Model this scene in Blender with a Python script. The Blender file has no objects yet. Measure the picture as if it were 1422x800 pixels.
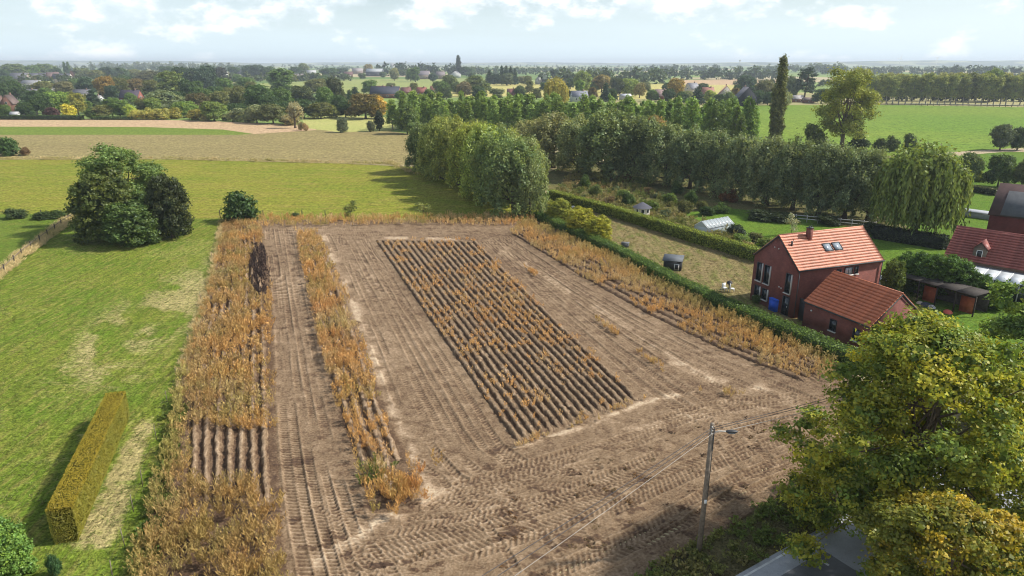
import bpy, math, random
import numpy as np
from mathutils import Vector, Matrix

# ------------------------------------------------------------------ camera
S = bpy.context.scene
CAM_H = 25.0
FPX = 948.0
PITCH = math.atan((400 - 87.0) / FPX)
cam_d = bpy.data.cameras.new('camera')
cam = bpy.data.objects.new('camera', cam_d)
S.collection.objects.link(cam)
cam.location = (0, 0, CAM_H)
cam.rotation_euler = (math.pi / 2 - PITCH, 0, 0)
cam_d.sensor_width = 36.0
cam_d.lens = 36.0 * FPX / 1422.0
cam_d.clip_start = 0.5
cam_d.clip_end = 60000
S.camera = cam

# ------------------------------------------------------------------ sun + sky
SUN_EL = math.radians(43)
SUN_AZ = math.radians(84)          # from +Y (view direction) clockwise towards +X
SUN_DIR = Vector((math.sin(SUN_AZ) * math.cos(SUN_EL), math.cos(SUN_AZ) * math.cos(SUN_EL), math.sin(SUN_EL)))
sl = bpy.data.lights.new('sun', 'SUN')
sl.energy = 5.0
sl.angle = math.radians(2.2)
sl.color = (1.0, 0.955, 0.88)
sun = bpy.data.objects.new('sun', sl)
S.collection.objects.link(sun)
sun.rotation_euler = SUN_DIR.to_track_quat('Z', 'Y').to_euler()
sun.location = (60, 0, 80)

W = bpy.data.worlds.new('World')
S.world = W
W.use_nodes = True
SKY_STRENGTH = 0.1


def build_world():
    nt = W.node_tree
    N, L = nt.nodes, nt.links
    for n in list(N):
        N.remove(n)
    out = N.new('ShaderNodeOutputWorld')
    bg = N.new('ShaderNodeBackground')
    bg.inputs['Strength'].default_value = SKY_STRENGTH
    L.new(bg.outputs[0], out.inputs['Surface'])
    sky = N.new('ShaderNodeTexSky')
    sky.sky_type = 'NISHITA'
    sky.sun_disc = False
    sky.sun_elevation = SUN_EL
    sky.sun_rotation = SUN_AZ
    sky.air_density = 1.0
    sky.dust_density = 1.2
    sky.ozone_density = 1.2
    tc = N.new('ShaderNodeTexCoord')
    sep = N.new('ShaderNodeSeparateXYZ')
    L.new(tc.outputs['Generated'], sep.inputs[0])

    def math_(op, a, b=None, c=None):
        m = N.new('ShaderNodeMath')
        m.operation = op
        for i, v in enumerate((a, b, c)):
            if v is None:
                continue
            if isinstance(v, (int, float)):
                m.inputs[i].default_value = v
            else:
                L.new(v, m.inputs[i])
        return m.outputs[0]
    zc = math_('MAXIMUM', sep.outputs[2], 0.0)
    den = math_('ADD', zc, 0.07)
    u = math_('DIVIDE', sep.outputs[0], den)
    v = math_('DIVIDE', sep.outputs[1], den)
    comb = N.new('ShaderNodeCombineXYZ')
    L.new(u, comb.inputs[0]); L.new(v, comb.inputs[1])

    def noise(vec, scale, detail, rough, off=(0, 0, 0), dist=0.0):
        mp = N.new('ShaderNodeMapping')
        mp.inputs['Location'].default_value = off
        L.new(vec, mp.inputs[0])
        n = N.new('ShaderNodeTexNoise')
        n.inputs['Scale'].default_value = scale
        n.inputs['Detail'].default_value = detail
        n.inputs['Roughness'].default_value = rough
        n.inputs['Distortion'].default_value = dist
        L.new(mp.outputs[0], n.inputs['Vector'])
        return n.outputs[0]

    def smooth(x, a, b):
        m = N.new('ShaderNodeMapRange')
        m.interpolation_type = 'SMOOTHSTEP'
        m.inputs['From Min'].default_value = a
        m.inputs['From Max'].default_value = b
        L.new(x, m.inputs['Value'])
        return m.outputs[0]

    def mix(f, a, b):
        m = N.new('ShaderNodeMix')
        m.data_type = 'RGBA'
        if isinstance(f, (int, float)):
            m.inputs[0].default_value = f
        else:
            L.new(f, m.inputs[0])
        for i, c in ((6, a), (7, b)):
            if isinstance(c, tuple):
                m.inputs[i].default_value = (*c, 1)
            else:
                L.new(c, m.inputs[i])
        return m.outputs[2]
    # direction-space vector, stretched horizontally as far clouds are
    mp = N.new('ShaderNodeMapping')
    mp.inputs['Scale'].default_value = (1, 1, 1.9)
    L.new(tc.outputs['Generated'], mp.inputs[0])
    dirv = mp.outputs[0]
    # thin veil that whitens the blue, thicker towards the horizon
    veil = noise(comb.outputs[0], 0.22, 5, 0.55, (3.1, 1.7, 0))
    veil = smooth(veil, 0.18, 0.72)
    col = mix(math_('MULTIPLY', veil, 0.45), sky.outputs[0], (7.4, 8.5, 9.2))
    lowband = smooth(sep.outputs[2], 0.13, -0.01)
    col = mix(math_('MULTIPLY', lowband, 0.85), col, (7.2, 8.7, 9.5))
    # cumulus: crisp heads with soft greyish undersides
    big = noise(comb.outputs[0], 0.13, 3, 0.5, (7.2, 0.4, 0))
    puff = noise(dirv, 13.0, 8, 0.58, (2.3, 0, 0.35))
    puff2 = noise(dirv, 13.0, 8, 0.58, (2.3, 0, 0.39))
    cover = math_('ADD', math_('MULTIPLY', puff, 0.75), math_('MULTIPLY', big, 0.45))
    lift = smooth(sep.outputs[2], 0.012, 0.075)
    cover = math_('ADD', cover, math_('MULTIPLY', math_('SUBTRACT', lift, 1.0), 0.10))
    cover = math_('SUBTRACT', cover, math_('MULTIPLY', smooth(sep.outputs[2], 0.1, 0.45), 0.08))  # thins the unseen clouds overhead to weaken the fill light
    mask = smooth(cover, 0.53, 0.68)
    edge = math_('SUBTRACT', puff, puff2)
    shade = smooth(edge, -0.10, 0.12)
    ccol = mix(shade, (7.6, 8.4, 9.0), (11., 11., 11.))
    col = mix(math_('MULTIPLY', mask, 0.88), col, ccol)
    L.new(col, bg.inputs['Color'])


build_world()

S.render.engine = 'CYCLES'
S.cycles.samples = 64
S.cycles.use_denoising = True
S.cycles.max_bounces = 6
S.cycles.diffuse_bounces = 3
S.cycles.glossy_bounces = 2
S.cycles.transmission_bounces = 4
S.cycles.transparent_max_bounces = 8
S.cycles.volume_bounces = 0
S.cycles.use_fast_gi = False
S.cycles.filter_width = 1.05
S.view_settings.view_transform = 'Standard'
S.view_settings.look = 'None'
S.view_settings.gamma = 1.0
S.view_settings.use_curve_mapping = False
S.view_settings.exposure = 0.38

# ------------------------------------------------------------------ helpers
COL = S.collection
rng = np.random.default_rng(7)
random.seed(7)
cp, sp = math.cos(PITCH), math.sin(PITCH)


def G(x, y, z=0.0):
    """world point at height z seen at photograph pixel (x, y)"""
    u = (x - 711) / FPX
    v = (400 - y) / FPX
    dz = -sp + v * cp
    t = (CAM_H - z) / -dz
    return np.array((u * t, (cp + v * sp) * t, z))


def Gv(px, py, z=0.0):
    px = np.asarray(px, float); py = np.asarray(py, float)
    u = (px - 711) / FPX
    v = (400 - py) / FPX
    t = (CAM_H - z) / (sp - v * cp)
    return np.stack([u * t, (cp + v * sp) * t, np.zeros_like(t) + z], -1)


def PX(p):
    fw = p[1] * cp - (p[2] - CAM_H) * sp
    up = p[1] * sp + (p[2] - CAM_H) * cp
    return 711 + FPX * p[0] / fw, 400 - FPX * up / fw


def hgt(base, ytop):
    """height of something standing at base whose top is seen at pixel row ytop"""
    d = math.atan((ytop - 400) / FPX) + PITCH
    return CAM_H - base[1] * math.tan(d)


def mpp(base, z=0.0):
    """metres per photograph pixel at a point"""
    return (base[1] * cp - (z - CAM_H) * sp) / FPX


def mesh_(name, V, faces, mat=None, attrs=None, smooth=False):
    """faces: list of int arrays (m,k)"""
    if not isinstance(faces, (list, tuple)):
        faces = [faces]
    faces = [np.asarray(f, np.int64) for f in faces if len(f)]
    V = np.asarray(V, np.float32)
    me = bpy.data.meshes.new(name)
    loops = np.concatenate([f.ravel() for f in faces])
    sizes = np.concatenate([np.full(len(f), f.shape[1]) for f in faces])
    me.vertices.add(len(V)); me.vertices.foreach_set('co', V.ravel())
    me.loops.add(len(loops)); me.loops.foreach_set('vertex_index', loops.astype(np.int32))
    me.polygons.add(len(sizes))
    starts = np.concatenate([[0], np.cumsum(sizes)[:-1]])
    me.polygons.foreach_set('loop_start', starts.astype(np.int32))
    me.polygons.foreach_set('loop_total', sizes.astype(np.int32))
    if smooth:
        me.polygons.foreach_set('use_smooth', np.ones(len(sizes), bool))
    if attrs:
        for k, a in attrs.items():
            a = np.asarray(a, np.float32)
            if a.ndim == 1:
                at = me.attributes.new(k, 'FLOAT', 'POINT'); at.data.foreach_set('value', a)
            else:
                if a.shape[1] == 3:
                    a = np.concatenate([a, np.ones((len(a), 1), np.float32)], 1)
                at = me.attributes.new(k, 'FLOAT_COLOR', 'POINT'); at.data.foreach_set('color', a.ravel())
    me.update(calc_edges=True)
    if mat:
        me.materials.append(mat)
    return me


def link(name, me, parent=None, loc=None, color=None):
    o = bpy.data.objects.new(name, me)
    COL.objects.link(o)
    if parent is not None:
        o.parent = parent
    if loc is not None:
        o.location = loc
    if color is not None:
        o.color = (*color[:3], 1)
    return o


def join(parts):
    """parts: list of (V, [faces], attrs or None)"""
    Vs, Fs, off, A = [], [], 0, {}
    for p in parts:
        V, F = np.asarray(p[0], float), p[1]
        if not isinstance(F, (list, tuple)):
            F = [F]
        for f in F:
            if len(f):
                Fs.append(np.asarray(f) + off)
        Vs.append(V); off += len(V)
        if len(p) > 2 and p[2]:
            for k, a in p[2].items():
                A.setdefault(k, []).append(a)
    return np.concatenate(Vs), Fs, {k: np.concatenate(a) for k, a in A.items()}


def box(x0, x1, y0, y1, z0, z1):
    V = np.array([(x, y, z) for z in (z0, z1) for y in (y0, y1) for x in (x0, x1)], float)
    F = np.array([(0, 2, 3, 1), (4, 5, 7, 6), (0, 1, 5, 4), (2, 6, 7, 3), (0, 4, 6, 2), (1, 3, 7, 5)])
    return V, [F]


def tube(path, radii, n=6, cap=True):
    P = np.asarray(path, float)
    m = len(P)
    R = np.broadcast_to(np.asarray(radii, float), (m,))
    T = np.gradient(P, axis=0) if m > 2 else np.repeat((P[1:] - P[:1]), 2, 0)
    T /= np.linalg.norm(T, axis=1)[:, None] + 1e-9
    ref = np.where(np.abs(T[:, 2:3]) > .9, np.array([[1., 0, 0]]), np.array([[0, 0, 1.]]))
    A = np.cross(T, ref); A /= np.linalg.norm(A, axis=1)[:, None] + 1e-9
    B = np.cross(T, A)
    th = np.arange(n) * 2 * math.pi / n
    V = P[:, None] + R[:, None, None] * (A[:, None] * np.cos(th)[None, :, None] + B[:, None] * np.sin(th)[None, :, None])
    V = V.reshape(-1, 3)
    i = np.arange(m - 1)[:, None] * n; j = np.arange(n)[None]
    F = np.stack([i + j, i + (j + 1) % n, i + n + (j + 1) % n, i + n + j], -1).reshape(-1, 4)
    Fs = [F]
    if cap:
        Fs.append(np.array([np.arange(n)[::-1], (m - 1) * n + np.arange(n)]))
    return V, Fs


def vnoise(x, y, seed=0):
    xi = np.floor(x).astype(np.int64); yi = np.floor(y).astype(np.int64)
    fx = x - xi; fy = y - yi
    fx = fx * fx * (3 - 2 * fx); fy = fy * fy * (3 - 2 * fy)

    def h(a, b):
        n = (a * 374761393 + b * 668265263 + seed * 982451653) & 0x7fffffff
        n = ((n ^ (n >> 13)) * 1274126177) & 0x7fffffff
        return ((n ^ (n >> 16)) & 0xffff) / 65535.0
    return (h(xi, yi) * (1 - fx) + h(xi + 1, yi) * fx) * (1 - fy) + (h(xi, yi + 1) * (1 - fx) + h(xi + 1, yi + 1) * fx) * fy


def fbm(x, y, oct=4, seed=0, rough=.5):
    s, a, t = 0, 1, 0
    for i in range(oct):
        s = s + a * vnoise(x * 2 ** i, y * 2 ** i, seed + i * 17); t += a; a *= rough
    return s / t


def sstep(x, a, b):
    t = np.clip((x - a) / (b - a), 0, 1)
    return t * t * (3 - 2 * t)


def inpoly(X, Y, poly):
    poly = np.asarray(poly)[:, :2]
    c = np.zeros(X.shape, bool)
    j = len(poly) - 1
    for i in range(len(poly)):
        xi, yi = poly[i]; xj, yj = poly[j]
        if yi != yj:
            c ^= ((yi > Y) != (yj > Y)) & (X < (xj - xi) * (Y - yi) / (yj - yi) + xi)
        j = i
    return c


LABELS = []


def tag(o, label=None, cat=None, group=None, kind=None, where=None, key=None):
    """label: full label; or with where: 'label' is the look and the ordinal is added later when several share it"""
    if kind:
        o['kind'] = kind
    if label is not None:
        o['label'] = label if where is None else label + ' ' + where
        if where is not None:
            LABELS.append((o, label, where))
    if cat:
        o['category'] = cat
    if group:
        o['group'] = group
    return o


ORD = ['', 'first', 'second', 'third', 'fourth', 'fifth', 'sixth', 'seventh', 'eighth', 'ninth', 'tenth', 'eleventh', 'twelfth',
       'thirteenth', 'fourteenth', 'fifteenth', 'sixteenth', 'seventeenth', 'eighteenth', 'nineteenth', 'twentieth']


def ordinal(n):
    if n <= 20:
        return ORD[n]
    return {2: 'twenty', 3: 'thirty', 4: 'forty'}[n // 10] + '-' + ORD[n % 10] if n % 10 else {3: 'thirtieth', 4: 'fortieth'}[n // 10]


def finish_labels():
    d = {}
    for o, look, where in LABELS:
        d.setdefault((look, where), []).append(o)
    for (look, where), objs in d.items():
        if len(objs) == 1:
            objs[0]['label'] = f'{look} {where}'
            continue
        objs.sort(key=lambda o: PX(o.location)[0])
        for i, o in enumerate(objs):
            if i == 0:
                o['label'] = f'leftmost {look} {where}'
            elif i == len(objs) - 1 and i > 1:
                o['label'] = f'rightmost {look} {where}'
            else:
                o['label'] = f'{ordinal(i + 1)} {look} from the left {where}'


def empty(name, loc, rz=0.0):
    o = bpy.data.objects.new(name, None)
    COL.objects.link(o)
    o.location = loc
    o.rotation_euler = (0, 0, rz)
    o.empty_display_size = 0.3
    return o


# ------------------------------------------------------------------ materials
MATS = {}


class NT:
    def __init__(self, name):
        self.m = bpy.data.materials.new(name)
        self.m.use_nodes = True
        self.t = self.m.node_tree
        for n in list(self.t.nodes):
            self.t.nodes.remove(n)
        self.out = self.t.nodes.new('ShaderNodeOutputMaterial')
        MATS[name] = self.m

    def n(self, typ, **kw):
        nd = self.t.nodes.new('ShaderNode' + typ)
        for k, v in kw.items():
            setattr(nd, k, v)
        return nd

    def l(self, a, b):
        self.t.links.new(a, b)

    def put(self, sock, v):
        if hasattr(v, 'is_output') or hasattr(v, 'links'):
            self.l(v, sock)
        elif isinstance(v, (tuple, list)) and len(v) == 3 and sock.type == 'RGBA':
            sock.default_value = (*v, 1)
        else:
            sock.default_value = v

    def math(self, op, a, b=None, c=None, clamp=False):
        m = self.n('Math', operation=op); m.use_clamp = clamp
        for i, v in enumerate((a, b, c)):
            if v is not None:
                self.put(m.inputs[i], v)
        return m.outputs[0]

    def mix(self, f, a, b, blend='MIX'):
        m = self.n('Mix', data_type='RGBA', blend_type=blend)
        self.put(m.inputs[0], f); self.put(m.inputs[6], a); self.put(m.inputs[7], b)
        return m.outputs[2]

    def pos(self):
        return self.n('NewGeometry').outputs['Position']

    def obj(self):
        return self.n('TexCoord').outputs['Object']

    def noise(self, vec, scale, detail=4, rough=.55, mapscale=None, rot=0):
        if mapscale is not None:
            mp = self.n('Mapping')
            mp.inputs['Scale'].default_value = mapscale
            mp.inputs['Rotation'].default_value = (0, 0, rot)
            self.l(vec, mp.inputs[0]); vec = mp.outputs[0]
        n = self.n('TexNoise')
        n.inputs['Scale'].default_value = scale
        n.inputs['Detail'].default_value = detail
        n.inputs['Roughness'].default_value = rough
        self.l(vec, n.inputs['Vector'])
        return n.outputs[0]

    def rng(self, x, a, b, lo=0., hi=1.):
        m = self.n('MapRange', interpolation_type='SMOOTHSTEP')
        self.put(m.inputs['Value'], x)
        m.inputs['From Min'].default_value = a; m.inputs['From Max'].default_value = b
        m.inputs['To Min'].default_value = lo; m.inputs['To Max'].default_value = hi
        return m.outputs[0]

    def attr(self, name, color=False):
        a = self.n('Attribute', attribute_name=name)
        return a.outputs['Color'] if color else a.outputs['Fac']

    def bump(self, h, strength, dist):
        b = self.n('Bump')
        b.inputs['Strength'].default_value = strength
        b.inputs['Distance'].default_value = dist
        self.l(h, b.inputs['Height'])
        return b.outputs[0]

    def bsdf(self, col, rough=.85, normal=None, spec=.25, metal=0.):
        p = self.n('BsdfPrincipled')
        self.put(p.inputs['Base Color'], col)
        self.put(p.inputs['Roughness'], rough)
        p.inputs['Specular IOR Level'].default_value = spec
        p.inputs['Metallic'].default_value = metal
        if normal is not None:
            self.l(normal, p.inputs['Normal'])
        self.l(p.outputs[0], self.out.inputs['Surface'])
        return p


def grass_mat(name, c1, c2, c3, s_big=.06, s_mid=.6, s_fine=6., bump=.6, stretch=(1, 1, 1), rot=0., dry_attr=None, dry=(.42, .34, .2), mid_w=.5, streak=0.):
    t = NT(name)
    p = t.pos()
    big = t.noise(p, s_big, 4, .6)
    mid = t.noise(p, s_mid, 5, .62, stretch, rot)
    fine = t.noise(p, s_fine, 4, .7, (1, 1, 1))
    a = t.rng(big, .35, .65)
    col = t.mix(a, c1, c2)
    m = t.rng(mid, .42, .72)
    col = t.mix(t.math('MULTIPLY', m, mid_w), col, c3)
    if dry_attr:
        d = t.attr(dry_attr)
        k = t.math('ADD', t.math('MULTIPLY', t.noise(p, 1.6, 6, .7, (1, 2.2, 1), .5), 1.1), -.6)
        dd = t.rng(t.math('ADD', d, t.math('MULTIPLY', k, t.math('MINIMUM', t.math('MULTIPLY', d, 4.), 1.))), .28, .75)
        col = t.mix(dd, col, dry)
    f = t.rng(t.math('ADD', t.math('MULTIPLY', fine, .6), t.math('MULTIPLY', t.noise(p, s_fine * .33, 5, .75), .4)), .33, .67, .4, 1.6)
    col = t.mix(1.0, col, f, 'MULTIPLY')
    if streak:
        st = t.noise(p, 1., 5, .7, (2.6, .09, 1), rot)
        col = t.mix(1., col, t.rng(st, .3, .7, 1 - streak, 1 + streak), 'MULTIPLY')
    h = t.math('ADD', t.math('MULTIPLY', fine, .5), t.math('MULTIPLY', mid, .9))
    t.bsdf(col, .95, t.bump(h, bump, .22), .04)
    return t.m


def plain(name, col, rough=.7, spec=.3, bump=None, var=0.12, scale=3., metal=0., objcol=False):
    t = NT(name)
    if objcol:
        oi = t.n('ObjectInfo')
        c = oi.outputs['Color']
    else:
        c = col
    n = t.noise(t.obj(), scale, 5, .6)
    f = t.rng(n, .25, .75, 1 - var, 1 + var)
    c = t.mix(1., c, f, 'MULTIPLY')
    nr = t.bump(n, bump, .03) if bump else None
    t.bsdf(c, rough, nr, spec, metal)
    return t.m


def leaf_mat(name='leaf', wm=(1.55, 1.22, .8)):
    t = NT(name)
    oi = t.n('ObjectInfo')
    base = oi.outputs['Color']
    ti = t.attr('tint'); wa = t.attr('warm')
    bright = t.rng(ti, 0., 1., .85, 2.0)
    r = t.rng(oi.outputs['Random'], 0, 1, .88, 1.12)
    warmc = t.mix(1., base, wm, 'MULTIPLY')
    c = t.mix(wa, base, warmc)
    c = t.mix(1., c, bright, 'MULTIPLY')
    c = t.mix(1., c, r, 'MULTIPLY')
    d = t.n('BsdfDiffuse'); t.l(c, d.inputs[0])
    tr = t.n('BsdfTranslucent')
    t.l(t.mix(1., c, (1.15, 1.2, .6), 'MULTIPLY'), tr.inputs[0])
    gl = t.n('BsdfGlossy'); gl.inputs['Roughness'].default_value = .45
    gl.inputs[0].default_value = (.7, .75, .8, 1)
    m1 = t.n('MixShader'); m1.inputs[0].default_value = .33
    t.l(d.outputs[0], m1.inputs[1]); t.l(tr.outputs[0], m1.inputs[2])
    m2 = t.n('MixShader'); m2.inputs[0].default_value = .018
    t.l(m1.outputs[0], m2.inputs[1]); t.l(gl.outputs[0], m2.inputs[2])
    t.l(m2.outputs[0], t.out.inputs['Surface'])
    return t.m


def weed_mat():
    t = NT('weed')
    c = t.attr('col', True)
    d = t.n('BsdfDiffuse'); t.l(c, d.inputs[0])
    tr = t.n('BsdfTranslucent'); t.l(c, tr.inputs[0])
    m1 = t.n('MixShader'); m1.inputs[0].default_value = .25
    t.l(d.outputs[0], m1.inputs[1]); t.l(tr.outputs[0], m1.inputs[2])
    t.l(m1.outputs[0], t.out.inputs['Surface'])
    return t.m


def soil_mat(name='soil', attr='tone'):
    t = NT(name)
    p = t.pos()
    a = t.attr(attr)
    n1 = t.noise(p, .8, 6, .65)
    n2 = t.noise(p, 7., 5, .7)
    v = t.math('ADD', a, t.math('ADD', t.math('MULTIPLY', t.math('SUBTRACT', n1, .5), .45), t.math('MULTIPLY', t.math('SUBTRACT', n2, .5), .75)))
    r = t.n('ValToRGB')
    e = r.color_ramp.elements
    e[0].position = 0.; e[0].color = (.07, .045, .032, 1)
    e[1].position = 1.; e[1].color = (.50, .395, .27, 1)
    for pos, c in ((.25, (.100, .061, .037)), (.5, (.20, .137, .082)), (.72, (.31, .222, .143))):
        k = e.new(pos); k.color = (*c, 1)
    t.l(v, r.inputs[0])
    h = t.math('ADD', n2, t.math('MULTIPLY', n1, .4))
    t.bsdf(r.outputs[0], .95, t.bump(h, .55, .09), .1)
    return t.m


def brick_mat(name, c1, c2, mortar=(.3, .26, .23), scale=1.):
    t = NT(name)
    tc = t.obj()
    mp = t.n('Mapping'); t.l(tc, mp.inputs[0])
    # use x+y as running coordinate so every vertical face gets courses
    sx = t.n('SeparateXYZ'); t.l(tc, sx.inputs[0])
    cb = t.n('CombineXYZ')
    t.l(t.math('ADD', sx.outputs[0], sx.outputs[1]), cb.inputs[0]); t.l(sx.outputs[2], cb.inputs[1])
    b = t.n('TexBrick')
    b.inputs['Scale'].default_value = scale
    b.inputs['Brick Width'].default_value = .22; b.inputs['Row Height'].default_value = .07
    b.inputs['Mortar Size'].default_value = .008
    b.inputs['Color1'].default_value = (*c1, 1); b.inputs['Color2'].default_value = (*c2, 1); b.inputs['Mortar'].default_value = (*mortar, 1)
    t.l(cb.outputs[0], b.inputs['Vector'])
    n = t.noise(tc, .9, 5, .6)
    c = t.mix(1., b.outputs[0], t.rng(n, .25, .75, .78, 1.2), 'MULTIPLY')
    t.bsdf(c, .85, None, .2)
    return t.m


def tile_mat(name, c1, c2, wid=.3):
    t = NT(name)
    tc = t.obj()
    sx = t.n('SeparateXYZ'); t.l(tc, sx.inputs[0])
    w = t.n('TexWave', wave_type='BANDS', bands_direction='X')
    w.inputs['Scale'].default_value = .314 / wid
    t.l(tc, w.inputs[0])
    n = t.noise(tc, 3., 5, .65)
    n2 = t.n('TexWhiteNoise', noise_dimensions='1D')
    t.l(t.math('FLOOR', t.math('DIVIDE', sx.outputs[0], wid)), n2.inputs['W'])
    c = t.mix(n2.outputs['Value'], c1, c2)
    c = t.mix(1., c, t.rng(n, .2, .8, .72, 1.25), 'MULTIPLY')
    t.bsdf(c, .55, t.bump(w.outputs['Fac'], .14, .05), .4)
    return t.m


def asphalt_mat(name, c, dark):
    t = NT(name)
    p = t.pos()
    n = t.noise(p, 1.2, 6, .7); n2 = t.noise(p, 18., 4, .7)
    col = t.mix(t.rng(n, .3, .7), c, dark)
    col = t.mix(1., col, t.rng(n2, .2, .8, .8, 1.2), 'MULTIPLY')
    t.bsdf(col, .5, t.bump(n2, .25, .02), .5)
    return t.m


def patchwork_mat():
    t = NT('far_land')
    p = t.pos()
    mp = t.n('Mapping'); mp.inputs['Scale'].default_value = (1 / 260., 1 / 420., 1); mp.inputs['Rotation'].default_value = (0, 0, .35)
    t.l(p, mp.inputs[0])
    v = t.n('TexVoronoi', feature='F1'); v.inputs['Scale'].default_value = 1.
    t.l(mp.outputs[0], v.inputs['Vector'])
    sep = t.n('SeparateColor'); t.l(v.outputs['Color'], sep.inputs[0])
    r = t.n('ValToRGB'); r.color_ramp.interpolation = 'CONSTANT'
    e = r.color_ramp.elements
    e[0].position = 0; e[0].color = (.12, .18, .045, 1)
    e[1].position = .84; e[1].color = (.22, .25, .08, 1)
    for pos, c in ((.2, (.17, .23, .06)), (.38, (.30, .27, .12)), (.5, (.10, .15, .045)), (.64, (.36, .30, .17)), (.74, (.14, .20, .055))):
        k = e.new(pos); k.color = (*c, 1)
    t.l(sep.outputs[0], r.inputs[0])
    n = t.noise(p, .02, 6, .65)
    c = t.mix(1., r.outputs[0], t.rng(n, .25, .75, .7, 1.25), 'MULTIPLY')
    t.bsdf(c, .95, None, .1)
    return t.m


def glass_mat(name, col, rough=.08, spec=.6):
    t = NT(name)
    t.bsdf(col, rough, None, spec)
    return t.m


LEAF = leaf_mat()
LEAF_AUTUMN = leaf_mat('leaf_autumn', (2.9, 1.75, .9))
WEED = weed_mat()
SOIL = soil_mat()
BARK = plain('bark', (.11, .085, .06), .9, .1, .6, .3, 5.)
BARK_PALE = plain('bark_pale', (.30, .27, .22), .9, .1, .6, .35, 4.)
OBJ_WALL = plain('wall_paint', None, .85, .2, None, .12, 1.2, objcol=True)
OBJ_ROOF = plain('roof_paint', None, .7, .3, None, .2, .9, objcol=True)
OBJ_MISC = plain('misc_paint', None, .6, .3, None, .1, 4., objcol=True)
GLASS = glass_mat('window_glass', (.02, .025, .03))
GLASS_SKY = glass_mat('rooflight_glass', (.30, .34, .38), .12, .8)
WHITE = plain('white_paint', (.78, .78, .76), .5, .4, None, .06, 2.)
STONE = plain('sill_stone', (.5, .48, .45), .8, .2, None, .1, 4.)
DARK = plain('dark_metal', (.03, .032, .035), .5, .4, None, .1, 4.)
WOOD = plain('weathered_wood', (.19, .155, .12), .85, .2, .4, .3, 6.)
WOOD_DARK = plain('dark_wood', (.05, .042, .036), .85, .2, .4, .3, 6.)
WIRE = plain('wire', (.05, .05, .055), .6, .3)
WIRE_PALE = plain('wire_pale', (.36, .34, .31), .5, .4)
BRICK_RED = brick_mat('brick_red', (.205, .062, .047), (.15, .045, .038), (.16, .09, .075))
BRICK_OLD = brick_mat('brick_old', (.22, .12, .085), (.16, .085, .06), (.3, .25, .2))
BRICK_BARN = brick_mat('brick_barn', (.17, .035, .035), (.13, .03, .03), (.14, .06, .05))
TILE_HOUSE = tile_mat('tile_house', (.53, .225, .14), (.49, .205, .128))
TILE_GARAGE = tile_mat('tile_garage', (.50, .155, .07), (.46, .14, .065))
TILE_OLD = tile_mat('tile_old', (.30, .09, .068), (.25, .075, .06), .22)
ASPHALT = asphalt_mat('asphalt', (.38, .385, .40), (.31, .315, .325))
ASPHALT_NEW = asphalt_mat('asphalt_patch', (.15, .15, .16), (.12, .12, .125))


# ------------------------------------------------------------------ ground
def quad_sheet(name, pts, z, mat, kind='structure', label=None):
    V = np.array([(p[0], p[1], z) for p in pts], float)
    o = link(name, mesh_(name, V, [np.arange(len(V))[None]], mat))
    # make sure it faces up
    me = o.data
    if me.polygons[0].normal.z < 0:
        me.flip_normals()
    o['kind'] = kind
    return o


def px_sheet(name, pix, z, mat):
    return quad_sheet(name, [G(*p) for p in pix], z, mat)


def grid_rows(pys, left, right, ncol):
    """grid whose rows are photograph rows; left/right are px polylines [(x,y)..] sorted by y"""
    lx = np.interp(pys, [p[1] for p in left], [p[0] for p in left])
    rx = np.interp(pys, [p[1] for p in right], [p[0] for p in right])
    s = np.linspace(0, 1, ncol)
    X = lx[:, None] * (1 - s) + rx[:, None] * s
    Y = np.repeat(pys[:, None], ncol, 1)
    V = Gv(X, Y)
    n, m = X.shape
    i = np.arange(n - 1)[:, None] * m; j = np.arange(m - 1)[None]
    F = np.stack([i + m + j, i + m + j + 1, i + j + 1, i + j], -1).reshape(-1, 4)
    return V.reshape(-1, 3), F, X.ravel(), Y.ravel()


FAR = patchwork_mat()
R = 16000.
def hill_mat():
    t = NT('hill_land')
    p = t.pos()
    n = t.noise(p, .004, 5, .6)
    n2 = t.noise(p, .02, 4, .6)
    c = t.mix(t.rng(n, .40, .52), (.30, .30, .14), (.045, .065, .03))
    c = t.mix(1., c, t.rng(n2, .25, .75, .6, 1.3), 'MULTIPLY')
    t.bsdf(c, .95, None, .1)
    return t.m


HILL = hill_mat()
quad_sheet('ground', [(-R, -200), (R, -200), (R, R), (-R, R)], 0.0, FAR)

M_MEADOW = grass_mat('meadow_grass', (.15, .178, .021), (.19, .19, .028), (.24, .195, .05), .05, .35, 2.6, 1., (.4, 1.6, 1), .1, mid_w=.8, streak=.12)
M_LAWN = grass_mat('lawn_grass', (.105, .16, .018), (.145, .178, .024), (.235, .20, .058), .12, .8, 6., 1., (2.2, .5, 1), .42, 'dry', (.33, .275, .12), .7, .2)
M_PADDOCK = grass_mat('paddock_grass', (.09, .14, .018), (.11, .15, .022), (.15, .15, .035), .1, .5, 5., .7)
M_STUBBLE = grass_mat('stubble', (.245, .20, .085), (.225, .18, .08), (.19, .165, .065), .03, .12, 1.6, .5, (.15, 1.6, 1), .02)
M_PINK = grass_mat('bare_stubble', (.42, .285, .175), (.40, .285, .165), (.37, .285, .15), .03, .15, 1.5, .4, (.2, 1.5, 1))
M_GREENSTRIP = grass_mat('beet_strip', (.12, .17, .028), (.135, .18, .03), (.17, .19, .04), .05, .3, 2., .7, (.3, 1.5, 1))
M_CROP = grass_mat('crop_green', (.125, .205, .028), (.165, .225, .034), (.085, .14, .022), .012, .35, 1.2, 1., (.6, 1.3, 1), .2, mid_w=.75)
M_YELLOW = grass_mat('pale_meadow', (.36, .34, .12), (.33, .33, .11), (.28, .30, .09), .04, .3, 2., .4)
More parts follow.
